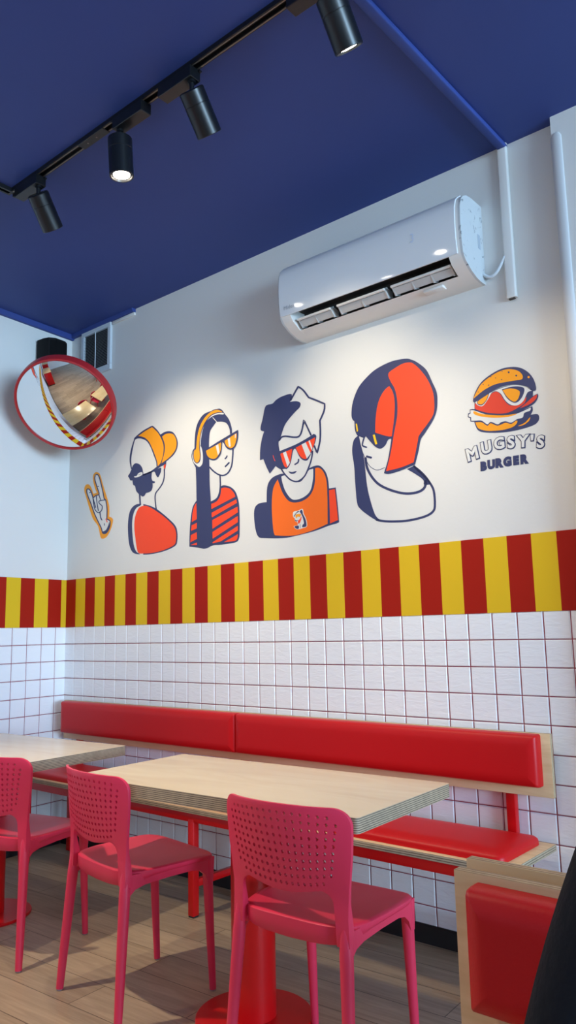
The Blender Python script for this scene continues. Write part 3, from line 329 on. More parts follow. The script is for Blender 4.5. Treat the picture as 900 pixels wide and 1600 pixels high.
# ------------------------------------------------------------------ materials
def plank_mat():
    m, nt, b = new_mat('floor_planks')
    tc = nt.nodes.new('ShaderNodeTexCoord')
    br = nt.nodes.new('ShaderNodeTexBrick')
    br.inputs['Scale'].default_value = 1.0; br.inputs['Brick Width'].default_value = 1.05; br.inputs['Row Height'].default_value = 0.155
    br.inputs['Mortar Size'].default_value = 0.0016; br.inputs['Mortar Smooth'].default_value = 0.1; br.inputs['Bias'].default_value = 0.0
    br.offset = 0.37
    br.inputs['Color1'].default_value = lin(188, 166, 140); br.inputs['Color2'].default_value = lin(164, 144, 120); br.inputs['Mortar'].default_value = lin(96, 80, 64)
    mp0 = nt.nodes.new('ShaderNodeMapping'); mp0.inputs['Rotation'].default_value = (0, 0, R(-3))
    nt.links.new(tc.outputs['Object'], mp0.inputs['Vector']); nt.links.new(mp0.outputs['Vector'], br.inputs['Vector'])
    mp = nt.nodes.new('ShaderNodeMapping'); mp.inputs['Scale'].default_value = (1.6, 22, 1)
    nt.links.new(mp0.outputs['Vector'], mp.inputs['Vector'])
    n = nt.nodes.new('ShaderNodeTexNoise'); n.inputs['Scale'].default_value = 2.2; n.inputs['Detail'].default_value = 8; n.inputs['Distortion'].default_value = 1.2
    nt.links.new(mp.outputs['Vector'], n.inputs['Vector'])
    mx = nt.nodes.new('ShaderNodeMix'); mx.data_type = 'RGBA'; mx.blend_type = 'MULTIPLY'
    rp = nt.nodes.new('ShaderNodeValToRGB'); rp.color_ramp.elements[0].position = .3; rp.color_ramp.elements[0].color = (.62, .6, .58, 1); rp.color_ramp.elements[1].position = .7; rp.color_ramp.elements[1].color = (1, 1, 1, 1)
    nt.links.new(n.outputs['Fac'], rp.inputs['Fac'])
    mx.inputs['Factor'].default_value = 0.75
    nt.links.new(br.outputs['Color'], mx.inputs['A']); nt.links.new(rp.outputs['Color'], mx.inputs['B'])
    nt.links.new(mx.outputs['Result'], b.inputs['Base Color'])
    b.inputs['Roughness'].default_value = 0.42; b.inputs['Specular IOR Level'].default_value = 0.35
    bp = nt.nodes.new('ShaderNodeBump'); bp.inputs['Strength'].default_value = .25; bp.inputs['Distance'].default_value = .002
    nt.links.new(br.outputs['Fac'], bp.inputs['Height']); bp.invert = True
    nt.links.new(bp.outputs['Normal'], b.inputs['Normal'])
    return m

def wood_face(name, c1, c2, rough=0.35, scale=(2, 14, 14), coat=0.0):
    m, nt, b = new_mat(name)
    tc = nt.nodes.new('ShaderNodeTexCoord'); mp = nt.nodes.new('ShaderNodeMapping'); mp.inputs['Scale'].default_value = scale
    nt.links.new(tc.outputs['Object'], mp.inputs['Vector'])
    n = nt.nodes.new('ShaderNodeTexNoise'); n.inputs['Scale'].default_value = 1.4; n.inputs['Detail'].default_value = 6; n.inputs['Distortion'].default_value = 1.5
    nt.links.new(mp.outputs['Vector'], n.inputs['Vector'])
    rp = nt.nodes.new('ShaderNodeValToRGB')
    rp.color_ramp.elements[0].position = .3; rp.color_ramp.elements[0].color = lin(*c1)
    rp.color_ramp.elements[1].position = .7; rp.color_ramp.elements[1].color = lin(*c2)
    nt.links.new(n.outputs['Fac'], rp.inputs['Fac']); nt.links.new(rp.outputs['Color'], b.inputs['Base Color'])
    b.inputs['Roughness'].default_value = rough; b.inputs['Coat Weight'].default_value = coat; b.inputs['Coat Roughness'].default_value = .12
    return m

def ply_edge(name, axis, period, light=(196, 176, 146), dark=(118, 98, 78)):
    m, nt, b = new_mat(name)
    tc = nt.nodes.new('ShaderNodeTexCoord')
    n = nt.nodes.new('ShaderNodeTexNoise'); n.inputs['Scale'].default_value = 30; n.inputs['Detail'].default_value = 5
    nt.links.new(tc.outputs['Object'], n.inputs['Vector'])
    w = nt.nodes.new('ShaderNodeTexWave'); w.wave_type = 'BANDS'; w.bands_direction = axis
    w.inputs['Scale'].default_value = 2 * PI / (20 * period); w.inputs['Distortion'].default_value = .8; w.inputs['Detail'].default_value = 3; w.inputs['Detail Scale'].default_value = 2.5
    nt.links.new(tc.outputs['Object'], w.inputs['Vector'])
    rp = nt.nodes.new('ShaderNodeValToRGB')
    rp.color_ramp.elements[0].position = .15; rp.color_ramp.elements[0].color = lin(*dark)
    rp.color_ramp.elements[1].position = .55; rp.color_ramp.elements[1].color = lin(*light)
    nt.links.new(w.outputs['Fac'], rp.inputs['Fac'])
    mx = nt.nodes.new('ShaderNodeMix'); mx.data_type = 'RGBA'; mx.blend_type = 'MULTIPLY'; mx.inputs['Factor'].default_value = .45
    nt.links.new(rp.outputs['Color'], mx.inputs['A']); nt.links.new(n.outputs['Fac'], mx.inputs['B'])
    nt.links.new(mx.outputs['Result'], b.inputs['Base Color']); b.inputs['Roughness'].default_value = .6
    return m

def stained_white(name, rgb, amount):
    m, nt, b = new_mat(name)
    tc = nt.nodes.new('ShaderNodeTexCoord')
    n = nt.nodes.new('ShaderNodeTexNoise'); n.inputs['Scale'].default_value = 34; n.inputs['Detail'].default_value = 7; n.inputs['Distortion'].default_value = 1
    nt.links.new(tc.outputs['Object'], n.inputs['Vector'])
    rp = nt.nodes.new('ShaderNodeValToRGB')
    rp.color_ramp.elements[0].position = .30 + amount; rp.color_ramp.elements[0].color = lin(105, 112, 118)
    rp.color_ramp.elements[1].position = .40 + amount; rp.color_ramp.elements[1].color = lin(*rgb)
    nt.links.new(n.outputs['Fac'], rp.inputs['Fac']); nt.links.new(rp.outputs['Color'], b.inputs['Base Color'])
    b.inputs['Roughness'].default_value = .35
    return m

def tile_mat():
    m, nt, b = new_mat('glazed_white_tile')
    tc = nt.nodes.new('ShaderNodeTexCoord'); mp = nt.nodes.new('ShaderNodeMapping'); mp.inputs['Scale'].default_value = (12, 12, 45)
    nt.links.new(tc.outputs['Object'], mp.inputs['Vector'])
    n = nt.nodes.new('ShaderNodeTexNoise'); n.inputs['Scale'].default_value = 1.3; n.inputs['Detail'].default_value = 4; n.inputs['Distortion'].default_value = .8
    nt.links.new(mp.outputs['Vector'], n.inputs['Vector'])
    bp = nt.nodes.new('ShaderNodeBump'); bp.inputs['Strength'].default_value = .35; bp.inputs['Distance'].default_value = .006
    nt.links.new(n.outputs['Fac'], bp.inputs['Height']); nt.links.new(bp.outputs['Normal'], b.inputs['Normal'])
    b.inputs['Base Color'].default_value = lin(241, 241, 242); b.inputs['Roughness'].default_value = .22; b.inputs['Specular IOR Level'].default_value = .45
    return m

def emit_mat(name, rgb, s):
    m, nt, b = new_mat(name)
    b.inputs['Base Color'].default_value = (1, 1, 1, 1)
    b.inputs['Emission Color'].default_value = lin(*rgb); b.inputs['Emission Strength'].default_value = s
    return m

PIPEP = mat('grey_white_pipe_paint', (204, 203, 202), .6, spec=.2)
PAINT = mat('white_wall_paint', (226, 224, 219), .55, spec=.3, bump=.12, bscale=60)
BLUE = mat('blue_ceiling_paint', (55, 73, 138), .6, spec=.25, bump=.1, bscale=30, vary=.06, vscale=2)
TILE = tile_mat()
GROUT = mat('red_grout', (140, 36, 58), .8)
STR_R = mat('dark_red_stripe', (166, 26, 8), .6, spec=.2)
STR_Y = mat('yellow_stripe', (228, 186, 34), .6, spec=.2)
FLOOR = plank_mat()
BLACKB = mat('black_baseboard', (20, 20, 22), .5)
INK = {'N': mat('navy_mural_paint', (50, 56, 98), .5), 'W': PAINT, 'O': mat('amber_mural_paint', (250, 160, 10), .5), 'D': mat('orange_mural_paint', (252, 110, 8), .5),
       'R': mat('scarlet_mural_paint', (250, 70, 22), .5), 'R2': mat('red_mural_paint', (224, 60, 34), .5), 'Y': mat('yellow_mural_paint', (250, 200, 20), .5)}
ACW = mat('glossy_white_plastic', (226, 228, 230), .07, spec=.5)
ACB = mat('white_plastic', (226, 222, 216), .4)
ACS = stained_white('stained_white_plastic', (196, 199, 200), -.02)
ACD = mat('dark_vent_interior', (70, 64, 60), .8)
ACG = mat('grey_louver_plastic', (190, 190, 188), .45)
GREYTXT = mat('grey_print', (165, 172, 182), .5)
LEDTXT = mat('pale_display_digit', (206, 216, 236), .4)
CABLE = mat('white_cable', (214, 220, 224), .4)
BLACKM = mat('black_powder_coat', (17, 19, 22), .32, spec=.5)
BLACKT = mat('black_track_metal', (15, 15, 17), .4)
COPPER = mat('track_conductor', (120, 112, 104), .35, metal=.6)
LENS = emit_mat('lit_lamp_lens', (255, 244, 226), 26.0)
MIRR = mat('mirror_chrome', (236, 240, 242), .015, metal=1.0)
RIM = mat('red_mirror_rim', (176, 36, 40), .38)
SPK = mat('black_speaker_plastic', (9, 10, 12), .6, spec=.2)
SPKG = mat('black_speaker_cloth', (10, 11, 13), .9, spec=.2, bump=.5, bscale=500)
VENTF = mat('white_vent_frame', (206, 214, 220), .45)
VENTD = mat('dark_duct', (10, 11, 13), .9)
VENTS = mat('grey_vent_slat', (104, 110, 118), .6)
BIRCH = wood_face('birch_table_face', (225, 197, 146), (237, 213, 164), .22, (1.0, 5, 5), coat=.3)
BIRCHB = wood_face('birch_board_face', (206, 170, 124), (224, 192, 148), .45, (1.5, 16, 16))
PLYZ = ply_edge('plywood_edge', 'Z', .0056, (206, 182, 150), (112, 92, 74))
PLYZ2 = ply_edge('plywood_board_edge', 'Z', .0075)
PLYY = ply_edge('plywood_top_edge', 'Y', .008, (214, 188, 150), (150, 120, 88))
VINYL = mat('red_vinyl', (196, 16, 22), .42, spec=.28, bump=.08, bscale=220)
REDM = mat('red_powder_coat', (200, 14, 18), .3, spec=.4)
PLASTIC = mat('raspberry_plastic', (224, 50, 82), .40, spec=.4, bump=.04, bscale=300)
RUBBER = mat('dark_rubber', (20, 18, 18), .7)
GLIDE = mat('grey_foot_glide', (150, 130, 130), .5)

# ------------------------------------------------------------------ room
SKEW = R(5.1)                      # the left wall leans a little off square
LROT = PI / 2 + SKEW
def left_pt(t, off, z):            # point on the left wall: t metres from the corner, off metres into the room
    return Vector((t * math.sin(SKEW) + off * math.cos(SKEW), -t * math.cos(SKEW) + off * math.sin(SKEW), z))
ZC, ZS, ZT = 3.111, 1.248, 1.535
RX, RY = 13.0, -6.6
bm = B(); add_box(bm, -.15, RX + .1, RY - .1, .1, -.1, 0); struct(obj('floor', bm, FLOOR))
bm = B(); add_box(bm, -.15, RX + .1, RY - .1, .1, ZC, ZC + .1); struct(obj('ceiling', bm, BLUE))
bm = B(); add_box(bm, -.1, RX + .1, 0, .1, 0, ZC); struct(obj('wall_back', bm, PAINT))
bm = B(); add_box(bm, RY - .4, 0.0, 0, .1, 0, ZC); o = struct(obj('wall_left', bm, PAINT)); o.rotation_euler.z = LROT
bm = B(); add_box(bm, -.1, RX + .1, RY - .1, RY, 0, ZC); struct(obj('wall_front', bm, PAINT))
# street side wall with a wide shop window
WY0, WY1, WZ0, WZ1 = -5.6, -.7, .55, 2.75
bm = B()
ys = [RY, WY0, WY1, 0.0]; zs = [0, WZ0, WZ1, ZC]
for xx in (RX, RX + .1):
    g = [[bm.verts.new((xx, y, z)) for z in zs] for y in ys]
    for i in range(3):
        for j in range(3):
            if i == 1 and j == 1: continue
            bm.faces.new((g[i][j], g[i + 1][j], g[i + 1][j + 1], g[i][j + 1]))
bm.verts.ensure_lookup_table()
def vfind(x, y, z): return min(bm.verts, key=lambda v: (v.co - Vector((x, y, z))).length)
for (a, b_) in (((WY0, WZ0), (WY1, WZ0)), ((WY1, WZ0), (WY1, WZ1)), ((WY1, WZ1), (WY0, WZ1)), ((WY0, WZ1), (WY0, WZ0))):
    bm.faces.new((vfind(RX, *a), vfind(RX, *b_), vfind(RX + .1, *b_), vfind(RX + .1, *a)))
struct(obj('wall_right', bm, PAINT))
m_, nt_, b_ = new_mat('window_glass'); b_.inputs['Transmission Weight'].default_value = 1; b_.inputs['Roughness'].default_value = 0; b_.inputs['IOR'].default_value = 1.1
w = struct(empty('window_1', (RX, (WY0 + WY1) / 2, WZ0)))
bm = B(); hw = (WY1 - WY0) / 2; hh = WZ1 - WZ0
for y in (-hw, -hw / 3, hw / 3, hw): add_box(bm, .01, .07, y - .03, y + .03, 0, hh)
for z in (0.03, hh - .03): add_box(bm, .012, .068, -hw, hw, z - .03, z + .03)
obj('window_frame', bm, BLACKB, w)
bm = B(); add_box(bm, .038, .044, -hw, hw, 0, hh); obj('glass_pane', bm, m_, w)

# tile wainscot: one connected sheet, each tile a slightly raised cushion
def tile_sheet(name, x0, x1, xphase, z0, z1, zphase, px, pz, rot=0.0):
    g, bv, h = .0016, .0032, .0045
    def lines(a, b, ph, p):
        L = [(a, 0)]
        k = math.ceil((a - ph) / p - 1e-6)
        while ph + k * p < b - 1e-4:
            c = ph + k * p
            if c > a + .008: L += [(c - g - bv, 1), (c - g, 0), (c + g, 0), (c + g + bv, 1)]
            else: L += [(c + g, 0), (c + g + bv, 1)]
            k += 1
        L += [(b - bv, 1), (b, 0)]
        return [q for i, q in enumerate(L) if i == 0 or q[0] > L[i - 1][0] + 1e-5]
    X = lines(x0, x1, xphase, px); Z = lines(z0, z1, zphase, pz)
    bm = B()
    rnd = random.Random(3)
    V = [[bm.verts.new((x, -(.004 + h * min(a, b)), z)) for z, b in Z] for x, a in X]
    for i in range(len(X) - 1):
        for j in range(len(Z) - 1):
            f = bm.faces.new((V[i][j], V[i + 1][j], V[i + 1][j + 1], V[i][j + 1]))
            gr = (X[i][1] == 0 and X[i + 1][1] == 0) or (Z[j][1] == 0 and Z[j + 1][1] == 0)
            f.material_index = 1 if gr else 0
    # back edge ring so the sheet is solid against the wall
    o = obj(name, bm, [TILE, GROUT], angle=15)
    o.rotation_euler.z = rot
    return struct(o)
tile_sheet('trim_1', 0.0, 3.2, .1035, .069, ZS, ZS, .1, .101)
tile_sheet('trim_2', -4.6, 0.0, -.0814, .069, ZS, ZS, .1, .101, LROT)

def stripe_band(name, edges, first, rot=0.0):
    bm = B(); y = -.0085
    cols = [(bm.verts.new((x, y, ZS)), bm.verts.new((x, y, ZT)), bm.verts.new((x, 0, ZS)), bm.verts.new((x, 0, ZT))) for x in edges]
    for i in range(len(edges) - 1):
        a, b = cols[i], cols[i + 1]; mi = (i + first) % 2
        for q in ((a[0], b[0], b[1], a[1]), (a[1], b[1], b[3], a[3]), (a[2], b[2], b[0], a[0])):
            bm.faces.new(q).material_index = mi
    o = obj(name, bm, [STR_R, STR_Y]); o.rotation_euler.z = rot; return struct(o)
stripe_band('trim_3', [0.0] + [.1085 + .0957 * k for k in range(32)] + [3.185], 0)
stripe_band('trim_4', [-4.4 + .0] + [-(.047 + .0965 * k) for k in range(44, -1, -1)] + [0.0], 0, LROT)

def baseboard(name, x0, x1, rot=0.0):
    bm = B(); add_prism(bm, [(0, 0), (-.014, 0), (-.014, .064), (-.009, .069), (0, .069)], x0, x1)
    o = obj(name, bm, BLACKB); o.rotation_euler.z = rot; return struct(o)
baseboard('baseboard_back', 0.02, 3.18); baseboard('baseboard_left', -6.4, 0.0, LROT)
# pillar on the right with a rounded bead on its edge
bm = B(); add_box(bm, 3.185, 3.95, -.05, .02, 0, ZC); struct(obj('wall_pillar', bm, PAINT))
bm = B(); add_tube(bm, [(3.203, -.052, 0.0), (3.203, -.052, 3.02), (3.203, -.051, 3.035)], [.021, .021, .012], 16, squash=(1, .42, 1))
o = obj('pipe_cover', bm, PIPEP); tag(o, 'white painted pipe cover running up the edge of the right pillar', 'pipe cover')
# blue cornice strips in the corner and the white strip under it
bm = B(); add_prism(bm, [(0, ZC - .022), (-.022, ZC - .022), (-.03, ZC - .005), (-.03, ZC), (0, ZC)], 0.0, .645); struct(obj('trim_5', bm, BLUE))
bm = B(); add_prism(bm, [(0, ZC - .03), (-.02, ZC - .03), (-.03, ZC - .005), (-.03, ZC), (0, ZC)], -3.0, 0.0); o = struct(obj('trim_6', bm, BLUE)); o.rotation_euler.z = LROT
bm = B(); add_box(bm, 0.435, .645, -.012, 0, ZC - .04, ZC - .022, .002); struct(obj('trim_7', bm, PAINT))

# ceiling and wall cable trunking
bm = B(); add_prism(bm, rrect(2.955, 2.992, ZC - .02, ZC, .006, 3), -1.105, -.004, axis='y')
tag(obj('cable_trunking', bm, BLUE), 'blue painted cable trunking crossing the ceiling above the wall conduit', 'trunking')
t = empty('cable_conduit', (2.972, 0, 2.46)); tag(t, 'white vertical cable conduit on the wall right of the air conditioner', 'conduit')
bm = B(); add_prism(bm, rrect(-.02, .02, -.022, 0, .006, 3), 0, ZC - 2.46, axis='z'); obj('cover', bm, PAINT, t)
bm = B(); add_box(bm, -.012, .012, -.016, -.004, -.004, .002); obj('open_end', bm, ACD, t)

# ------------------------------------------------------------------ murals (paint on the wall)
def spline(s, n=4):
    P_ = []
    for q in s.split():
        c = q.endswith('c'); a, b = q.rstrip('c').split(','); P_.append((Vector((float(a) / 1000, float(b) / 1000)), c))
    N = len(P_); out = []
    for i in range(N):
        b, cb = P_[i]; c, cc = P_[(i + 1) % N]
        if cb and cc: out.append(b); continue
        a = b if cb else P_[i - 1][0]; d = c if cc else P_[(i + 2) % N][0]
        for k in range(n):
            u = k / n
            out.append(.5 * (2 * b + (c - a) * u + (2 * a - 5 * b + 4 * c - d) * u * u + (3 * b - a - 3 * c + d) * u ** 3))
    return out

def flat_poly(name, pts, y, m, parent):
    """a coat of paint: the outline filled, standing y in front of the wall plane"""
    bm = B()
    vs = [bm.verts.new((p.x, -y, p.y)) for p in pts]
    for t_ in tessellate_polygon([[Vector((p.x, p.y, 0)) for p in pts]]):
        try: bm.faces.new([vs[i] for i in t_])
        except ValueError: pass
    bmesh.ops.recalc_face_normals(bm, faces=bm.faces)
    if sum((f.normal.y * f.calc_area() for f in bm.faces)) > 0: bmesh.ops.reverse_faces(bm, faces=bm.faces)
    o = obj(name, bm, m, parent, recalc=False)
    return o

MLAB = {'hand': ('hand_mural', 'painted white hand raising two fingers inside an amber outline'),
        'cap': ('figure_mural', 'painted figure in backwards amber cap and red jacket seen from behind'),
        'head': ('figure_mural', 'painted long haired figure with amber headphones and striped red sweater'),
        'tank': ('figure_mural', 'painted figure in orange tank top and red visor glasses with spiky hair'),
        'helm': ('figure_mural', 'painted figure in navy and red helmet turned to the left'),
        'burger': ('logo_mural', 'painted burger wearing sunglasses above outlined lettering near the right pillar')}
MROOT = {}
def build_mural(key):
    polys = [(p, c, l, spline(s)) for p, c, l, s in MURAL[key]]
    xs = [q.x for p in polys for q in p[3]]; zs_ = [q.y for p in polys for q in p[3]]
    ox, oz = (min(xs) + max(xs)) / 2, min(zs_)
    nm, lab = MLAB[key]
    root = tag(empty(nm, (ox, 0, oz)), lab, 'mural', 'murals painted on the white wall')
    for p, c, l, pts in polys:
        flat_poly(p, [q - Vector((ox, oz)) for q in pts], .0006 + .0004 * l, INK[c], root)
    MROOT[key] = root
    return root, ox, oz
for key in ('hand', 'cap', 'head', 'tank', 'helm'): build_mural(key)
root, ox, oz = build_mural('burger')

def glyph(name, ch, size, off, m, parent, loc, rot, sx=1.0, res=3):
    cu = bpy.data.curves.new(name, 'FONT'); cu.body = ch; cu.size = size; cu.align_x = 'CENTER'; cu.align_y = 'CENTER'; cu.bevel_depth = off; cu.bevel_resolution = 2; cu.resolution_u = res
    o = bpy.data.objects.new(name, cu); COL.objects.link(o)
    dg = bpy.context.evaluated_depsgraph_get(); me = bpy.data.meshes.new_from_object(o.evaluated_get(dg))
    bpy.data.objects.remove(o)
    # centre it and stand it on the wall plane
    if len(me.vertices):
        cx = (min(v.co.x for v in me.vertices) + max(v.co.x for v in me.vertices)) / 2; cy = (min(v.co.y for v in me.vertices) + max(v.co.y for v in me.vertices)) / 2
        ca, sa = math.cos(rot), math.sin(rot)
        for v in me.vertices:
            x, y = (v.co.x - cx) * sx, v.co.y - cy
            v.co = Vector((x * ca - y * sa, -v.co.z * .06, x * sa + y * ca))
    me.materials.clear(); me.materials.append(m)
    o = bpy.data.objects.new(name, me); COL.objects.link(o); o.parent = parent; o.location = loc
    return o
rotM = {0: 10, 1: 6, 2: 2, 3: -1, 4: -4, 5: -6, 6: -7}
iM = 0; iB = 0
for kind, ch, X, Z, h in LETTERS:
    if kind == 'M':
        h2 = h if h else .0485
        a = R(rotM[iM]); iM += 1
        Zq = Z
        if ch == "'": h2 = .056
        g = glyph('letter', ch, h2 * 1.26, .0060, INK['N'], root, (X - ox + .0012, -.0012, Zq - oz - .0012), a, 1.0)
        glyph('letter_fill', ch, h2 * 1.26, .0026, PAINT, g, (-.0008, -.0008, .0008), a, 1.0)
    else:
        glyph('letter', ch, h * 1.16, .0040, INK['N'], root, (X - ox + (.0035 if iB == 2 else .0015 if iB == 5 else 0), -.0012, Z - oz), R(-2), .95); iB += 1
# ------------------------------------------------------------------ air conditioner
ac = tag(empty('air_conditioner', (2.395, 0, 2.553)), 'white wall mounted air conditioner with open louvers below the blue ceiling', 'air conditioner')
AX = .457
front = [(-.158, .318), (-.178, .298), (-.19, .262), (-.194, .2), (-.192, .13), (-.184, .072)]
top = [(0, .338), (-.09, .338), (-.13, .332)]
low = [(-.176, .06), (-.165, .046), (-.12, .02), (-.075, .004), (-.04, 0), (0, 0)]
full = top + front + low
notched = top + front + [(-.15, .105), (-.08, .105), (-.06, .05), (-.112, .018)] + [(-.075, .004), (-.04, 0), (0, 0)]
bm = B()
add_prism(bm, full, -AX, -.405); add_prism(bm, full, .405, AX)
n_ = len(notched); smi = [0] * n_; k0 = len(top + front)
for k in range(k0 - 1, k0 + 3): smi[k] = 1
add_prism(bm, notched, -.405, .405, side_mi=smi)
bmesh.ops.remove_doubles(bm, verts=bm.verts, dist=.0002)
obj('body', bm, [ACB, ACD], ac, angle=50)
fp = [(-.13, .334)] + front; outer = [(y - .006, z + (.004 if i == 0 else 0)) for i, (y, z) in enumerate(fp)]
bm = B(); add_prism(bm, outer + fp[::-1], -AX - .001, AX - .012); obj('front_panel', bm, ACW, ac, angle=50)
for s in (-1, 1):
    bm = B(); sc = [(y * 1.0, z) for y, z in full]
    add_prism(bm, sc, s * AX, s * (AX + .010)); 
    bmesh.ops.bevel(bm, geom=[e for e in bm.edges if abs(e.verts[0].co.x - s * (AX + .010)) < 1e-5 and abs(e.verts[1].co.x - s * (AX + .010)) < 1e-5 and len(e.link_faces) == 2 and e.calc_face_angle(0) > .5], offset=.006, segments=2, affect='EDGES')
    obj('side_cover', bm, ACS, ac, angle=45)
for xa, xb in ((-.39, -.2), (-.165, .085), (.115, .395)):
    bm = B()
    M = Matrix.Translation((0, -.126, .036)) @ Matrix.Rotation(R(-40), 4, 'X')
    add_box(bm, xa, xb, -.020, .014, -.002, .002, .001, 1, M=M)
    lv = obj('louver', bm, ACG, ac)
    nr = 2 if xb - xa < .26 else 3
    for k in range(nr + 1):
        x = xa + .004 + (xb - xa - .008) * k / nr
        bm = B(); add_prism(bm, [(-.152, .056), (-.118, .022), (-.085, .035), (-.085, .06), (-.12, .065)], x - .003, x + .003); obj('louver_rib', bm, ACG, lv)
    bm = B(); add_box(bm, xa, xb, -.156, -.146, .047, .057, .002, 1); obj('louver_rail', bm, ACB, lv)
    M = Matrix.Translation((0, -.105, .06)) @ Matrix.Rotation(R(-55), 4, 'X')
    bm = B(); add_box(bm, xa + .01, xb - .01, -.02, .02, -.003, .003, .001, 1, M=M); obj('inner_vane', bm, ACG, lv)
g = glyph('brand_lettering', 'Midea', .026, 0, GREYTXT, ac, (-.40, -.1975, .105), 0)
g.rotation_euler.x = R(4)
g = glyph('display_digit', '3', .055, -.0012, LEDTXT, ac, (.255, -.2008, .2), 0, .8)
bm = B(); add_box(bm, AX + .0102, AX + .0108, -.05, -.03, .14, .2); obj('rating_sticker', bm, GREYTXT, ac)
bm = B(); add_box(bm, .24, .33, -.105, -.07, .0, .012, .003); obj('drain_clip', bm, ACB, ac)

bm = B(); pts = []
for k in range(13):
    u = k / 12; pts.append((2.862 + u * .095, -.018, 2.605 - .012 - .035 * math.sin(PI * u) * (1 - .35 * u) + .045 * u * u))
add_tube(bm, pts, .006, 8)
tag(obj('power_cable', bm, CABLE), 'short white cable looping from the air conditioner to the wall conduit', 'cable')

# ------------------------------------------------------------------ ventilation grille
vt = tag(empty('ventilation_grille', (.275, 0, 2.79)), 'white framed ventilation grille with dark slats in the ceiling corner', 'vent')
hw, hh = .15, .303
bm = B()
for a, b, c, d in ((-hw, hw, 0, .035), (-hw, hw, hh - .03, hh), (-hw, -hw + .03, .035, hh - .03), (hw - .03, hw, .035, hh - .03)): add_box(bm, a, b, -.018, 0, c, d, .003, 1)
bmesh.ops.remove_doubles(bm, verts=bm.verts, dist=.0001)
obj('frame', bm, VENTF, vt)
bm = B(); add_box(bm, -hw + .03, hw - .03, -.003, 0, .035, hh - .03); obj('duct_opening', bm, VENTD, vt)
for k in range(24):
    z = .04 + k * (hh - .075) / 23.0
    M = Matrix.Translation((0, -.010, z)) @ Matrix.Rotation(R(35), 4, 'X')
    bm = B(); add_box(bm, -hw + .028, hw - .028, -.006, .006, -.0012, .0012, M=M); obj('slat', bm, VENTS, vt)
bm = B(); add_tube(bm, [(0.0, -.018, .035), (.002, -.0185, .15), (-.001, -.018, hh - .03)], .0028, 8); obj('divider_bar', bm, VENTF, vt)

# ------------------------------------------------------------------ speaker and convex mirror
sp = tag(empty('wall_speaker', left_pt(.205, .02, 2.815), LROT), 'black box speaker on the left wall behind the convex mirror', 'speaker')
bm = B(); add_prism(bm, [(-.078, 0), (-.078, -.06), (-.068, -.1), (-.036, -.122), (.036, -.122), (.068, -.1), (.078, -.06), (.078, 0)], 0, .18, axis='z')
obj('cabinet', bm, SPK, sp, angle=25)
bm = B(); add_prism(bm, [(-.064, -.106), (-.036, -.1245), (.036, -.1245), (.064, -.106), (.064, -.098), (-.064, -.098)], .012, .165, axis='z'); obj('grille', bm, SPKG, sp, angle=25)
bm = B(); add_box(bm, -.03, .03, 0, .02, .05, .13, .003, 1); obj('wall_bracket', bm, SPK, sp)

CAMP = Vector((4.1295, -2.767, 1.1961)); YAW, PITCH, ROLL = -0.7004, 0.1529, -0.0212; FPX = 1207.6
fwd = Vector((math.sin(YAW) * math.cos(PITCH), math.cos(YAW) * math.cos(PITCH), math.sin(PITCH)))
r0 = Vector((math.cos(YAW), -math.sin(YAW), 0)); u0 = r0.cross(fwd)
CR = r0 * math.cos(ROLL) + u0 * math.sin(ROLL); CU = -r0 * math.sin(ROLL) + u0 * math.cos(ROLL)

MC = Vector((.473, -.36, 2.474))
toC = (CAMP - MC).normalized()
ra = (CR - toC * CR.dot(toC)).normalized(); ua = toC.cross(ra); ua = ua if ua.dot(CU) > 0 else -ua
tilt, az = R(32), R(56)
nrm = (toC * math.cos(tilt) - (ra * math.cos(az) + ua * math.sin(az)) * math.sin(tilt)).normalized()
mr = tag(empty('convex_mirror', MC), 'round convex safety mirror with red rim hung in the corner', 'mirror')
mr.rotation_mode = 'QUATERNION'; mr.rotation_quaternion = nrm.to_track_quat('Z', 'Y')
MRAD, DOME = .270, .057
Rs = (MRAD ** 2 + DOME ** 2) / (2 * DOME)
bm = B(); amax = math.asin(MRAD / Rs); prof = []
for k in range(25):
    a = amax * (1 - k / 24); prof.append((Rs * math.sin(a), Rs * math.cos(a) - (Rs - DOME)))
add_lathe(bm, prof, 72); obj('mirror_dome', bm, MIRR, mr, angle=60)
bm = B(); add_lathe(bm, [(.266, -.006), (.269, .004), (.275, .007), (.281, .004), (.284, -.006), (.284, -.052), (.278, -.058), (.0, -.058)], 72); obj('rim', bm, RIM, mr, angle=40)
Mi = (Matrix.Translation(MC) @ nrm.to_track_quat('Z', 'Y').to_matrix().to_4x4()).inverted()
wp = Mi @ left_pt(.36, .006, 2.62); q0 = Vector((0, 0, -.05))
bm = B(); add_tube(bm, [q0, q0 * .5 + wp * .5 + Vector((0, 0, -.01)), wp], [.016, .014, .016], 10); obj('wall_arm', bm, BLACKM, mr)

# ------------------------------------------------------------------ track lighting
TY = -1.145
trk = tag(empty('light_track', (1.24, TY, ZC)), 'black lighting track turning a corner on the blue ceiling', 'light track')
def track_seg(bm, L, along):
    prof = [(-.018, 0), (-.018, -.018), (-.008, -.018), (-.008, -.006), (.008, -.006), (.008, -.018), (.018, -.018), (.018, 0)]
    if along == 'x': add_prism(bm, prof, -.018, L, axis='x')
    else:
        add_prism(bm, [(p[0], p[1]) for p in prof], -L, -.018, axis='y')
bm = B(); track_seg(bm, 4.6, 'x'); obj('rail', bm, BLACKT, trk)
bm = B(); track_seg(bm, 3.2, 'y'); obj('rail', bm, BLACKT, trk)
for y in (-.012, .012):
    bm = B(); add_box(bm, .02, 4.55, y - .0022, y + .0022, -.0192, -.0178); obj('conductor_strip', bm, COPPER, trk)
bm = B(); add_box(bm, .50, .66, -.0185, .0185, -.0225, -.002, .002, 1); jn = obj('joint_connector', bm, BLACKT, trk)
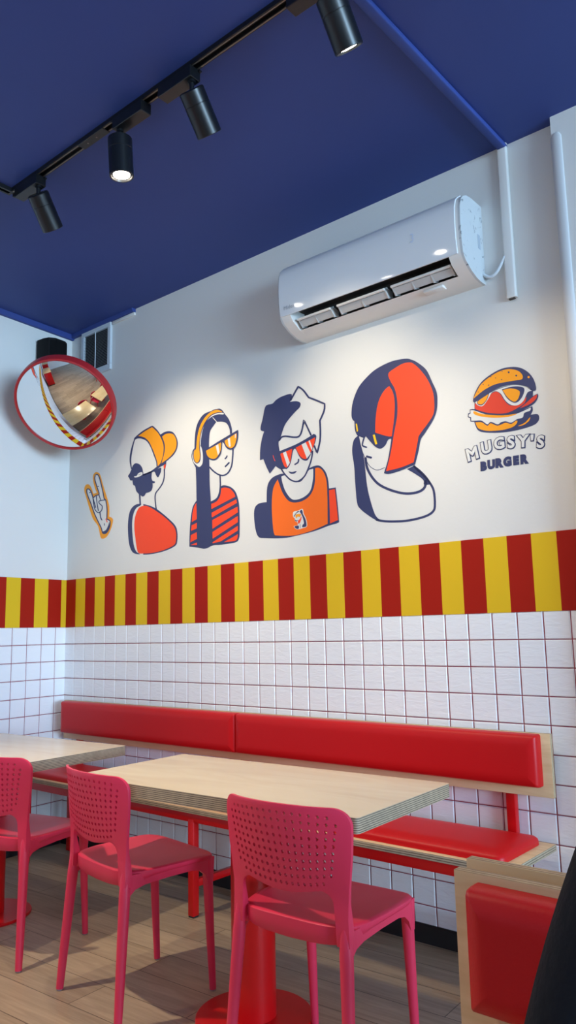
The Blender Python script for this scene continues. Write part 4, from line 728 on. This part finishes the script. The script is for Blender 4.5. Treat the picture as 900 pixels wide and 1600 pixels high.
for x in (.545, .60):
    bm = B(); add_lathe(bm, [(.0035, -.0222), (.0035, -.0238), (0, -.0240)], 10, Matrix.Translation((x, 0, 0))); obj('screw', bm, COPPER, jn)

def make_spot():
    root = empty('track_spotlight', (0, 0, 0))
    bm = B(); add_box(bm, -.15, .018, -.0235, .0235, -.062, -.0185, .002, 1); ad = obj('adapter', bm, BLACKM, root)
    bm = B(); add_box(bm, .018, .026, .012, .022, -.030, -.024); obj('release_tab', bm, BLACKM, ad)
    return root
def make_head():
    hd = empty('lamp_head')
    return hd
def spot(x, tilt_deg, swing, flip, label, lit_w, cone, y=TY, rz=0.0):
    root = make_spot(); root.location = (x, y, ZC); root.rotation_euler.z = rz + (PI if flip else 0)
    tag(root, label, 'spotlight', 'track spotlights')
    # pivot below the adapter
    pv = Vector((0, 0, -.100))
    bm = B(); add_tube(bm, [(0, 0, -.061), (0, 0, -.070), (0, 0, -.072), (0, 0, -.108)], [.014, .014, .009, .0075], 12); obj('stem', bm, BLACKM, root)
    d = Vector((math.sin(R(swing)) * math.sin(R(tilt_deg)), math.cos(R(swing)) * math.sin(R(tilt_deg)), -math.cos(R(tilt_deg))))
    if flip: d = Vector((-d.x, -d.y, d.z))
    M = Matrix.Translation(pv + d * -.006) @ d.to_track_quat('Z', 'Y').to_matrix().to_4x4()
    bm = B(); add_lathe(bm, [(0, 0), (.040, 0), (.0445, .004), (.0445, .046), (.0435, .047), (.0435, .0485), (.0445, .0495), (.0445, .148), (.043, .150), (.0385, .150), (.036, .143), (0, .143)], 40, M); hs = obj('housing', bm, BLACKM, root, angle=30)
    bm = B(); add_lathe(bm, [(.031, .1436), (.025, .1455), (0, .1465)], 32, M); obj('lit_lens', bm, LENS, hs)
    L = bpy.data.lights.new('spot_beam', 'SPOT'); L.energy = lit_w; L.color = (1, .85, .62); L.spot_size = R(cone); L.spot_blend = BLEND; L.shadow_soft_size = .03
    lo = bpy.data.objects.new('spot_beam', L); COL.objects.link(lo)
    lo.parent = root; lo.matrix_local = Matrix.Translation(pv + d * .157) @ (-d).to_track_quat('Z', 'Y').to_matrix().to_4x4()
    return root

spot(1.440, 43, -18, False, 'leftmost black track spotlight, beside the corner of the track', SPOT_W * 1.35, CONE)
spot(1.985, 4, 0, True, 'black track spotlight pointing straight down with its lit lens in view', SPOT_W * .9, 80)
spot(2.375, 43.5, -9, False, 'black track spotlight aimed at the wall, third from the track corner', SPOT_W, CONE)
spot(2.965, 37, 0, False, 'black track spotlight cut by the top edge, nearest to the ceiling trunking', SPOT_W * .7, CONE)
spot(3.75, 40, 0, False, 'black track spotlight beyond the right of the photo, above the pillar', SPOT_W * .3, CONE)
spot(4.5, 10, 180, False, 'black track spotlight added unseen to light the room, farthest along the track', SPOT_W * .9, 80)  # out of view; added to throw more light into the room
spot(1.24, 16, 0, False, 'black track spotlight on the track branch left of the photo, nearer the corner', SPOT_W * 3.2, 96, y=-1.95, rz=R(-90))
spot(1.24, 12, 0, False, 'black track spotlight added unseen on the left track branch, far from the corner', SPOT_W * 2, 96, y=-3.3, rz=R(-90))  # unseen extra lamp on the branch, added for room light
# ------------------------------------------------------------------ wall bench
def boxobj(name, m, parent, *a, bevel=0.0, seg=2, mats=None, facefn=None):
    bm = B(); add_box(bm, *a, bevel, seg)
    if facefn:
        for f in bm.faces: f.material_index = facefn(f)
    return obj(name, bm, mats or m, parent)
def edge_z(f):       # face/edge split for a lying board
    f.normal_update(); return 0 if abs(f.normal.z) > .7 else 1
def edge_y(f):       # standing board whose faces look along y
    f.normal_update(); return 0 if abs(f.normal.y) > .7 else 1
bn = tag(empty('wall_bench', (1.55, -.2, 0)), 'long red upholstered wall bench with plywood back board along the tiled wall', 'bench')
def bx(name, m, x0, x1, y0, y1, z0, z1, bevel=0.0, parent=None, mats=None, facefn=None):
    return boxobj(name, m, parent or bn, x0 - 1.55, x1 - 1.55, y0 + .2, y1 + .2, z0, z1, bevel=bevel, mats=mats, facefn=facefn)
bx('back_board', None, .09, 3.02, -.06, -.042, .606, .822, .0015, mats=[BIRCHB, PLYY], facefn=edge_y)
MB_ = Matrix.Translation((0, .14, 0)) @ Matrix.Rotation(R(90), 4, 'X')       # local xy -> x,z, rising towards -y
for a, b in ((.115, 1.5275), (1.5295, 2.985)):
    bm = B(); add_pillow(bm, a - 1.55, b - 1.55, .641, .820, .045, r=.008, edge=.012, crown=.006, M=MB_); obj('back_cushion', bm, VINYL, bn, angle=60)
bx('seat_board', None, .09, 3.005, -.39, -.035, .428, .45, .0015, mats=[BIRCHB, PLYZ2], facefn=edge_z)
for a, b in ((.11, 1.53), (1.532, 2.962)):
    bm = B(); add_pillow(bm, a - 1.55, b - 1.55, -.365 + .2, -.055 + .2, .028, r=.03, edge=.02, crown=.006, M=Matrix.Translation((0, 0, .45))); obj('seat_cushion', bm, VINYL, bn, angle=60)
bx('front_rail', REDM, .14, 2.97, -.375, -.34, .388, .428, .003); bx('back_rail', REDM, .14, 2.86, -.09, -.06, .388, .428, .003)
for x in (.21, 1.525, 2.85):
    lg = bx('leg', REDM, x - .017, x + .017, -.376, -.342, .006, .40, .003); bx('foot_pad', RUBBER, x - .015, x + .015, -.374, -.344, 0, .007, parent=bn).parent = bn
    bx('leg', REDM, x - .017, x + .017, -.098, -.064, .006, .40, .003)
    bx('stretcher', REDM, x - .013, x + .013, -.345, -.095, .12, .15, .002)
    bx('back_post', REDM, x - .017, x + .017, -.044, -.014, .40, .76, .003)

# ------------------------------------------------------------------ tables
def make_table():
    root = empty('cafe_table')
    bm = B(); pl = rrect(-.58, .58, -.268, .268, .012, 4); add_prism(bm, pl, .68, .72, axis='z', mi=0, side_mi=[1] * len(pl)); obj('tabletop', bm, [BIRCH, PLYZ], root)
    bm = B(); add_lathe(bm, [(0, .012), (.070, .012), (.070, .66), (0, .66)], 36); obj('pedestal', bm, REDM, root)
    bm = B(); add_lathe(bm, [(0, 0), (.183, 0), (.185, .003), (.185, .009), (.182, .012), (0, .012)], 56); obj('base_plate', bm, REDM, root)
    bm = B(); add_box(bm, -.17, .17, -.17, .17, .66, .68, .004, 1); obj('mounting_plate', bm, REDM, root)
    return root
tb = make_table(); tb.location = (2.325, -.842, 0); tb.rotation_euler.z = R(2.9)
tag(tb, 'birch plywood cafe table on a red pedestal, in the middle of the picture', 'table', 'cafe tables along the wall bench')
t2 = copy_tree(tb); t2.location = (.783, -.89, 0); t2.rotation_euler.z = R(4)
t2['label'] = 'birch plywood cafe table on a red pedestal, at the left edge beside the corner'

# ------------------------------------------------------------------ chairs
def back_y(x, z):
    q = max(0.0, (z - .45) / .295)
    yp = -.150 - .024 * q if z > .45 else -.150 - .018 * (.45 - z) / .45
    k = max(0.0, min(1.0, (z - .42) / .32)); c = .012 + .050 * k
    return yp + c * ((x / .20) ** 2 - 1) * (1 if abs(x) < .2 else .9)
def back_th(z):
    k = max(0.0, min(1.0, (.53 - z) / .09)); k = k * k * (3 - 2 * k)
    return .0095 + .016 * k
def chair_back():
    half = []   # right half of the outline from the top centre down to the post foot, then up the inside
    def arc(cx, cz, r, a0, a1, n=6): return [(cx + r * math.cos(R(a0 + (a1 - a0) * k / n)), cz + r * math.sin(R(a0 + (a1 - a0) * k / n))) for k in range(n + 1)]
    half += [(.0, .750), (.05, .7496), (.10, .748), (.14, .7465)]
    half += arc(.165, .699, .047, 88, 4, 7)
    half += [(.2105, .67), (.207, .63), (.202, .59), (.1965, .55), (.192, .51), (.1905, .47), (.1915, .44), (.193, .405)]
    half += [(.157, .405), (.155, .44), (.154, .475), (.152, .50)]
    half += arc(.118, .500, .034, 0, 90, 6)[1:]
    half += [(.09, .528), (.06, .522), (.03, .5185), (.0, .5175)]
    out = half[:-1] + [(0, .5175)] + [(-x, z) for x, z in half[::-1][1:-1]]
    verts = [Vector(p) for p in out]; n = len(out)
    edges = [(i, (i + 1) % n) for i in range(n)]
    # perforations
    faces = []
    for i in range(10):
        v = i / 9.0
        for j in range(-8, 9):
            hwid = .148 + .030 * v
            x = j / 8.0 * hwid
            if i == 0 and abs(j) > 7: continue
            z = (.540 + .022 * (x / .17) ** 2) * (1 - v) + (.727 - .008 * (x / .17) ** 2) * v
            if i == 9 and abs(j) == 8: continue
            s = len(verts); rr = .0050
            for k in range(8): verts.append(Vector((x + rr * math.cos(2 * PI * k / 8), z + rr * math.sin(2 * PI * k / 8))))
            edges += [(s + k, s + (k + 1) % 8) for k in range(8)]
            faces.append((x, z))
    # filler points outside the perforated field keep the bend smooth
    rnd = []
    def inside(x, z):
        c = False; j = n - 1
        for i in range(n):
            if (out[i][1] > z) != (out[j][1] > z) and x < (out[j][0] - out[i][0]) * (z - out[i][1]) / (out[j][1] - out[i][1]) + out[i][0]: c = not c
            j = i
        return c
    for ix in range(-13, 14):
        for iz in range(24):
            x, z = ix * .0155, .412 + iz * .0143
            if not inside(x, z) or not inside(x * 1.04, z) or not inside(x, z + .005) or not inside(x, z - .005): continue
            if min((math.hypot(x - a, z - b) for a, b in faces)) < .0105: continue
            verts.append(Vector((x, z)))
    res = delaunay_2d_cdt(verts, edges, [], 2, 1e-6)
    pv, pf = res[0], res[2]
    bm = B(); F = []; K = []
    for p in pv:
        y = back_y(p.x, p.y); th = back_th(p.y); F.append(bm.verts.new((p.x, y + th / 2, p.y))); K.append(bm.verts.new((p.x, y - th / 2, p.y)))
    cnt = {}
    hole = lambda f: any((sum(pv[i].x for i in f) / len(f) - a) ** 2 + (sum(pv[i].y for i in f) / len(f) - b) ** 2 < .0046 ** 2 for a, b in faces)
    for f in pf:
        if hole(f): continue
        bm.faces.new([F[i] for i in f]); bm.faces.new([K[i] for i in f[::-1]])
        for a, b in zip(f, f[1:] + f[:1] if isinstance(f, list) else tuple(f[1:]) + (f[0],)): cnt[(a, b)] = 1
    for (a, b) in list(cnt):
        if (b, a) not in cnt: bm.faces.new((F[a], K[a], K[b], F[b]))
    for v in [v for v in bm.verts if not v.link_faces]: bm.verts.remove(v)
    bmesh.ops.recalc_face_normals(bm, faces=bm.faces)
    rim = [e for e in bm.edges if len(e.link_faces) == 2 and e.calc_face_angle(0) > 1.0 and not any(math.hypot(e.verts[0].co.x - a, e.verts[0].co.z - b) < .006 for a, b in faces)]
    bmesh.ops.bevel(bm, geom=rim, offset=.003, segments=2, profile=.6, affect='EDGES', clamp_overlap=True)
    return bm
def chair_seat():
    bm = B(); N = 56; cx, cy, a, b = 0, .018, .203, .188
    def ring(s, zf):
        out = []
        for k in range(N):
            t = 2 * PI * k / N; c, d = math.cos(t), math.sin(t); e = 2 / 5.2
            x = a * s * math.copysign(abs(c) ** e, c); y = b * s * math.copysign(abs(d) ** e, d)
            if y < 0: x *= 1 - .13 * (-y / b) ** 2
            out.append(bm.verts.new((cx + x, cy + y, zf(x, y))))
        return out
    def top(x, y):
        r2 = (x / a) ** 2 + (y / b) ** 2
        z = .447 - .010 * max(0, 1 - (x / a) ** 2) * max(0, 1 - ((y + .02) / b) ** 2)
        if y > .11: z -= .012 * ((y - .11) / .078) ** 2
        if y < -.10: z += .004 * ((-.10 - y) / .088) ** 2
        return z
    def skirt(d0, d1):
        return lambda x, y: top(x, y) - d0 - d1 * max(0.0, min(1.0, (-y - .06) / .10)) * (1 - .35 * (x / a) ** 2)
    rings = [ring(.18, top), ring(.4, top), ring(.6, top), ring(.78, top), ring(.9, top), ring(.975, top), ring(1.0, lambda x, y: top(x, y) - .004), ring(1.0, skirt(.012, .010)), ring(.985, skirt(.018, .030)), ring(.955, skirt(.020, .034)), ring(.86, skirt(.020, .018)), ring(.5, lambda x, y: .424)]
    bm.faces.new(rings[0])
    for r1, r2 in zip(rings[:-1], rings[1:]):
        for k in range(N): bm.faces.new((r1[k], r1[(k + 1) % N], r2[(k + 1) % N], r2[k]))
    bm.faces.new(rings[-1][::-1])
    return bm
def make_chair():
    root = empty('plastic_chair')
    obj('backrest', chair_back(), PLASTIC, root, angle=40)
    obj('seat', chair_seat(), PLASTIC, root, angle=50)
    for s in (-1, 1):
        bm = B(); x = lambda v: s * v
        add_tube(bm, [(x(.1735), -.152, .475), (x(.1745), -.153, .455), (x(.176), -.155, .42), (x(.178), -.158, .38), (x(.184), -.167, .27), (x(.193), -.181, .1), (x(.1975), -.1885, .005)], [.008, .0125, .0165, .0182, .017, .0145, .0125], 14)
        lg = obj('rear_leg', bm, PLASTIC, root, angle=60)
        bm = B(); add_tube(bm, [(x(.1973), -.1883, .005), (x(.1977), -.189, 0)], [.0115, .0105], 12); obj('foot_glide', bm, GLIDE, lg)
        bm = B(); add_tube(bm, [(x(.172), .166, .432), (x(.1725), .169, .36), (x(.1735), .176, .2), (x(.175), .186, .005)], [.0185, .0175, .0145, .0115], 14, squash=(1, 1, 1))
        lg = obj('front_leg', bm, PLASTIC, root, angle=60)
        bm = B(); add_tube(bm, [(x(.175), .186, .005), (x(.175), .1865, 0)], [.0105, .0095], 12); obj('foot_glide', bm, GLIDE, lg)
        bm = B(); add_tube(bm, [(x(.177), -.157, .405), (x(.165), -.142, .41), (x(.140), -.110, .417)], [.014, .013, .012], 12, squash=None); obj('seat_arm', bm, PLASTIC, root, angle=60)
        # side apron with rounded gussets into both legs
        low = [(-.162, .345), (-.146, .375), (-.125, .392), (-.09, .400), (0.0, .404), (.09, .404), (.125, .398), (.148, .380), (.160, .35), (.180, .35)]
        pl = [(-.172, .345)] + low + [(.186, .432), (.0, .436), (-.165, .438)]
        bm = B(); add_prism(bm, pl, x(.188), x(.170)); obj('side_apron', bm, PLASTIC, root, angle=40)
    bm = B(); add_prism(bm, [(-.172, .43), (-.172, .40), (-.12, .405), (.12, .405), (.172, .40), (.172, .43)], .158, .176, axis='y'); obj('front_apron', bm, PLASTIC, root, angle=40)
    return root
ch = make_chair()
for i, (x, y, th, lab) in enumerate(((2.688, -.937, -3, 'raspberry plastic chair with perforated back, nearest, in front of the middle table'),
                                     (1.884, -.947, 8, 'raspberry plastic chair with perforated back, between the two tables'),
                                     (1.185, -.978, -13, 'raspberry plastic chair cut by the left edge, beside the corner table'))):
    c = ch if i == 0 else copy_tree(ch)
    c.location = (x, y, 0); c.rotation_euler.z = R(-th); tag(c, lab, 'chair', 'raspberry chairs at the tables')

# ------------------------------------------------------------------ booth benches back to back
def booth(x0, x1, yf, sgn, label):
    """yf: front face of the back board; the seat lies on the -y side for sgn=-1"""
    root = tag(empty('booth_bench', ((x0 + x1) / 2, yf, 0)), label, 'bench', 'booth benches standing back to back')
    hw_ = (x1 - x0) / 2
    def bb(name, m, a, b, y0, y1, z0, z1, bevel=0.0, mats=None, facefn=None):
        ya, yb = sorted((y0 * -sgn, y1 * -sgn)); return boxobj(name, m, root, a, b, ya, yb, z0, z1, bevel=bevel, mats=mats, facefn=facefn)
    bb('back_board', None, -hw_, hw_, 0, .02, .40, .82, .0015, mats=[BIRCHB, PLYY], facefn=edge_y)
    Mx = Matrix.Rotation(R(90), 4, 'X') if sgn < 0 else Matrix.Rotation(R(90), 4, 'X') @ Matrix.Scale(-1, 4, (0, 0, 1))
    n_p = 3; w_ = (2 * hw_ - .05) / n_p
    bm = B(); add_pillow(bm, -hw_ + .037, hw_ - .02, .636, .808, .046, r=.006, edge=.010, crown=.010, M=Mx); obj('back_cushion', bm, VINYL, root, angle=60)
    bb('seat_board', None, -hw_, hw_, -.40, -.004, .425, .447, .0015, mats=[BIRCHB, PLYZ2], facefn=edge_z)
    ms = Matrix.Translation((0, 0, .447))
    ya, yb = sorted((.385 * sgn, .03 * sgn))
    bm = B(); add_pillow(bm, -hw_ + .03, hw_ - .03, ya, yb, .03, r=.03, edge=.02, M=ms); obj('seat_cushion', bm, VINYL, root, angle=60)
    for x in (-hw_ + .08, hw_ - .08):
        for y in (-.36, -.03): bb('leg', REDM, x - .017, x + .017, y - .017, y + .017, 0, .425, .003)
    return root
booth(3.488, 4.9, -1.62, -1, 'red cushioned plywood booth bench at the lower right, facing the viewer')
booth(3.476, 4.9, -1.535, 1, 'plywood booth back board standing close behind the near red booth')
# ------------------------------------------------------------------ person at the right edge
SKIN = mat('skin_tone', (196, 148, 122), .55)
JACKET = mat('black_jacket_fabric', (24, 26, 32), .85, spec=.2, vary=.3, vscale=14, bump=.5, bscale=90)
DENIM = mat('dark_trouser_cloth', (30, 34, 46), .9, bump=.3, bscale=200)
SHOE = mat('black_shoe_leather', (18, 18, 20), .5)
HAIRM = mat('dark_brown_hair', (38, 28, 24), .6, bump=.6, bscale=120, stretch=(1, 1, .2))
EYEW = mat('eye_white', (232, 230, 226), .2); EYED = mat('dark_iris', (40, 28, 22), .2); LIP = mat('lip', (160, 92, 86), .5)
def skinned(name, nodes, edges, m, parent, root_i=0, sub=2):
    """nodes: list of (x,y,z,r[,r2])"""
    bm = B(); L = bm.verts.layers.skin.verify(); vs = []
    for i, nd in enumerate(nodes):
        v = bm.verts.new(nd[:3]); v[L].radius = (nd[3], nd[4] if len(nd) > 4 else nd[3]); v[L].use_root = (i == root_i); vs.append(v)
    for a, b in edges: bm.edges.new((vs[a], vs[b]))
    me = bpy.data.meshes.new(name); bm.to_mesh(me); bm.free(); me.materials.append(m)
    o = bpy.data.objects.new(name, me); COL.objects.link(o)
    if parent is not None: o.parent = parent
    sm = o.modifiers.new('skin', 'SKIN'); sm.use_smooth_shade = True
    ss = o.modifiers.new('smooth', 'SUBSURF'); ss.levels = sub; ss.render_levels = sub
    return o
pr = tag(empty('person', (4.067, -1.80, 0)), 'person in a dark jacket at the right edge, seen only by shoulder and arm', 'person')
N = []; E_ = []
def nd(*a): N.append(a); return len(N) - 1
def link(*ids):
    for a, b in zip(ids, ids[1:]): E_.append((a, b))
pel = nd(0, -.08, .60, .13, .09); spn = nd(0, -.10, .73, .125, .10); cst = nd(0, -.17, .90, .14, .10); nkb = nd(0, -.235, 1.035, .065, .06); nk = nd(0, -.265, 1.09, .05, .05)
jaw = nd(0, -.315, 1.145, .062, .068); hd = nd(0, -.325, 1.215, .078, .088); crn = nd(0, -.315, 1.275, .06, .07)
link(pel, spn, cst, nkb, nk, jaw, hd, crn)
hands = []
for s in (-1, 1):
    sh = nd(s * .155, -.215, 1.0, .055); el = nd(s * .235, -.30, .76, .042); wr = nd(s * .165, -.465, .66, .028, .024); pm = nd(s * .145, -.525, .645, .036, .018)
    link(cst, sh, el, wr, pm)
    for k, (dx, L_) in enumerate(((-.030, .062), (-.010, .072), (.011, .068), (.030, .054))):
        a = nd(s * .140 + dx, -.565, .642, .0095); b = nd(s * .140 + dx * 1.15, -.565 - L_ * .55, .630, .0085); c = nd(s * .140 + dx * 1.2, -.565 - L_ * .9, .600, .0075)
        link(pm, a, b, c)
    a = nd(s * .105, -.515, .638, .0105); b = nd(s * .088, -.55, .622, .009); link(pm, a, b)
    hp = nd(s * .10, -.12, .595, .085); kn = nd(s * .145, -.44, .575, .062); an = nd(s * .14, -.40, .10, .04); to = nd(s * .15, -.54, .045, .035, .03)
    link(pel, hp, kn, an, to)
body = skinned('body', N, E_, SKIN, pr)
J = [(0, -.085, .62, .145, .105), (0, -.10, .74, .15, .12), (0, -.17, .90, .165, .13), (0, -.235, 1.03, .085, .085),
     (-.163, -.235, 1.0, .08), (-.192, -.25, .90, .066), (-.218, -.29, .79, .058), (-.228, -.31, .745, .056), (-.20, -.40, .69, .05), (-.17, -.455, .662, .043),
     (.165, -.225, .985, .068), (.195, -.25, .90, .064), (.225, -.29, .79, .060), (.235, -.31, .745, .056), (.20, -.40, .69, .05), (.17, -.455, .662, .043)]
jk = skinned('jacket', J, [(0, 1), (1, 2), (2, 3), (2, 4), (4, 5), (5, 6), (6, 7), (7, 8), (8, 9), (2, 10), (10, 11), (11, 12), (12, 13), (13, 14), (14, 15)], JACKET, pr)
bm = B()
pts = [(.115 * math.sin(R(a)), -.225 + .075 * math.cos(R(a)), 1.055 - .012 * math.cos(R(a))) for a in range(-150, 151, 20)]
add_tube(bm, pts, [.028 + .018 * math.cos(R(a) / 2) for a in range(-150, 151, 20)], 12); obj('hood', bm, JACKET, jk, angle=60)
T_ = [(0, -.085, .605, .135, .10)]; TE = []
for s in (-1, 1):
    k = len(T_); T_ += [(s * .10, -.13, .60, .09), (s * .135, -.30, .59, .082), (s * .145, -.44, .578, .074), (s * .142, -.43, .40, .066), (s * .14, -.40, .13, .056)]
    TE += [(0, k), (k, k + 1), (k + 1, k + 2), (k + 2, k + 3), (k + 3, k + 4)]
skinned('trousers', T_, TE, DENIM, pr)
for s in (-1, 1):
    skinned('shoe', [(s * .14, -.385, .05, .046), (s * .145, -.47, .045, .046, .04), (s * .152, -.575, .036, .042, .03)], [(0, 1), (1, 2)], SHOE, pr)
hr = skinned('hair', [(0, -.285, 1.24, .088, .092), (0, -.30, 1.285, .078, .082), (0, -.265, 1.18, .07, .06)], [(1, 0), (0, 2)], HAIRM, pr)
for s in (-1, 1):
    bm = B(); add_lathe(bm, [(0, -.012), (.008, -.009), (.012, 0), (.008, .009), (0, .012)], 14, Matrix.Translation((s * .031, -.392, 1.205))); obj('eye', bm, [EYEW], pr)
    bm = B(); add_lathe(bm, [(.0, 0), (.0055, .001), (0, .004)], 14, Matrix.Translation((s * .031, -.4035, 1.205)) @ Matrix.Rotation(R(90), 4, 'X')); obj('iris', bm, EYED, pr)
    bm = B(); add_lathe(bm, [(0, -.03), (.012, -.018), (.016, 0), (.013, .02), (0, .03)], 12, Matrix.Translation((s * .078, -.315, 1.195)) @ Matrix.Diagonal((.5, 1, 1, 1))); obj('ear', bm, SKIN, pr)
bm = B(); add_prism(bm, [(-.385, 1.215), (-.412, 1.175), (-.405, 1.166), (-.385, 1.166)], -.011, .011); bmesh.ops.bevel(bm, geom=list(bm.edges), offset=.004, segments=2, affect='EDGES'); obj('nose', bm, SKIN, pr, angle=80)
bm = B(); add_tube(bm, [(-.024, -.376, 1.137), (0, -.383, 1.139), (.024, -.376, 1.137)], [.002, .0055, .002], 8); obj('mouth', bm, LIP, pr)

# ------------------------------------------------------------------ rest of the room as the convex mirror shows it
for i, (y, hgt) in enumerate(((-4.3, 1.05), (-5.5, 1.25))):
    ct = tag(empty('service_counter', left_pt(-y, .42, 0), LROT), ('lower red counter cabinet along the left wall, seen only in the mirror', 'taller red counter cabinet along the left wall, seen only in the mirror')[i], 'counter', 'red counters seen in the mirror')
    bm = B(); add_box(bm, -.42, .42, -.28, .28, .08, hgt, .006); obj('cabinet', bm, REDM, ct)
    bm = B(); add_box(bm, -.40, .40, -.25, .25, 0, .08); obj('plinth', bm, BLACKB, ct)
    bm = B(); add_box(bm, -.44, .44, -.30, .30, hgt, hgt + .03, .004); obj('worktop', bm, BIRCHB, ct)
lm = copy_tree(MROOT['helm']); lm.location = left_pt(2.1, 0.0, 1.62); lm.rotation_euler.z = LROT
lm['label'] = 'painted helmeted figure on the left wall, seen only in the convex mirror'

# ------------------------------------------------------------------ light
def area(name, loc, rot, sx, sy, e, col):
    L = bpy.data.lights.new(name, 'AREA'); L.shape = 'RECTANGLE'; L.size = sx; L.size_y = sy; L.energy = e; L.color = col
    o = bpy.data.objects.new(name, L); COL.objects.link(o); o.location = loc; o.rotation_euler = rot
    return o
area('window_daylight', (RX - .06, (WY0 + WY1) / 2, (WZ0 + WZ1) / 2), (0, R(90), 0), WZ1 - WZ0 - .1, WY1 - WY0 - .1, WIN_E, (.48, .74, 1.0))
wd = bpy.data.worlds.new('sky'); SC.world = wd; wd.use_nodes = True
wd.node_tree.nodes['Background'].inputs['Color'].default_value = (.55, .75, 1, 1); wd.node_tree.nodes['Background'].inputs['Strength'].default_value = .6

# ------------------------------------------------------------------ camera
cd = bpy.data.cameras.new('camera'); cam = bpy.data.objects.new('camera', cd); COL.objects.link(cam); SC.camera = cam
cd.sensor_fit = 'VERTICAL'; cd.sensor_height = 36.0; cd.lens = 36.0 * FPX / 1600.0; cd.clip_start = .02
cam.matrix_world = Matrix.Translation(CAMP) @ Matrix((CR, CU, -fwd)).transposed().to_4x4()
SC.view_settings.view_transform = 'Standard'; SC.view_settings.look = 'None'; SC.view_settings.gamma = 1.0; SC.view_settings.use_curve_mapping = False
SC.view_settings.exposure = EXPO
SC.cycles.max_bounces = 8; SC.cycles.diffuse_bounces = 4; SC.cycles.glossy_bounces = 4; SC.cycles.use_denoising = True
SC.cycles.sample_clamp_indirect = 6.0; SC.cycles.caustics_reflective = False; SC.cycles.caustics_refractive = False
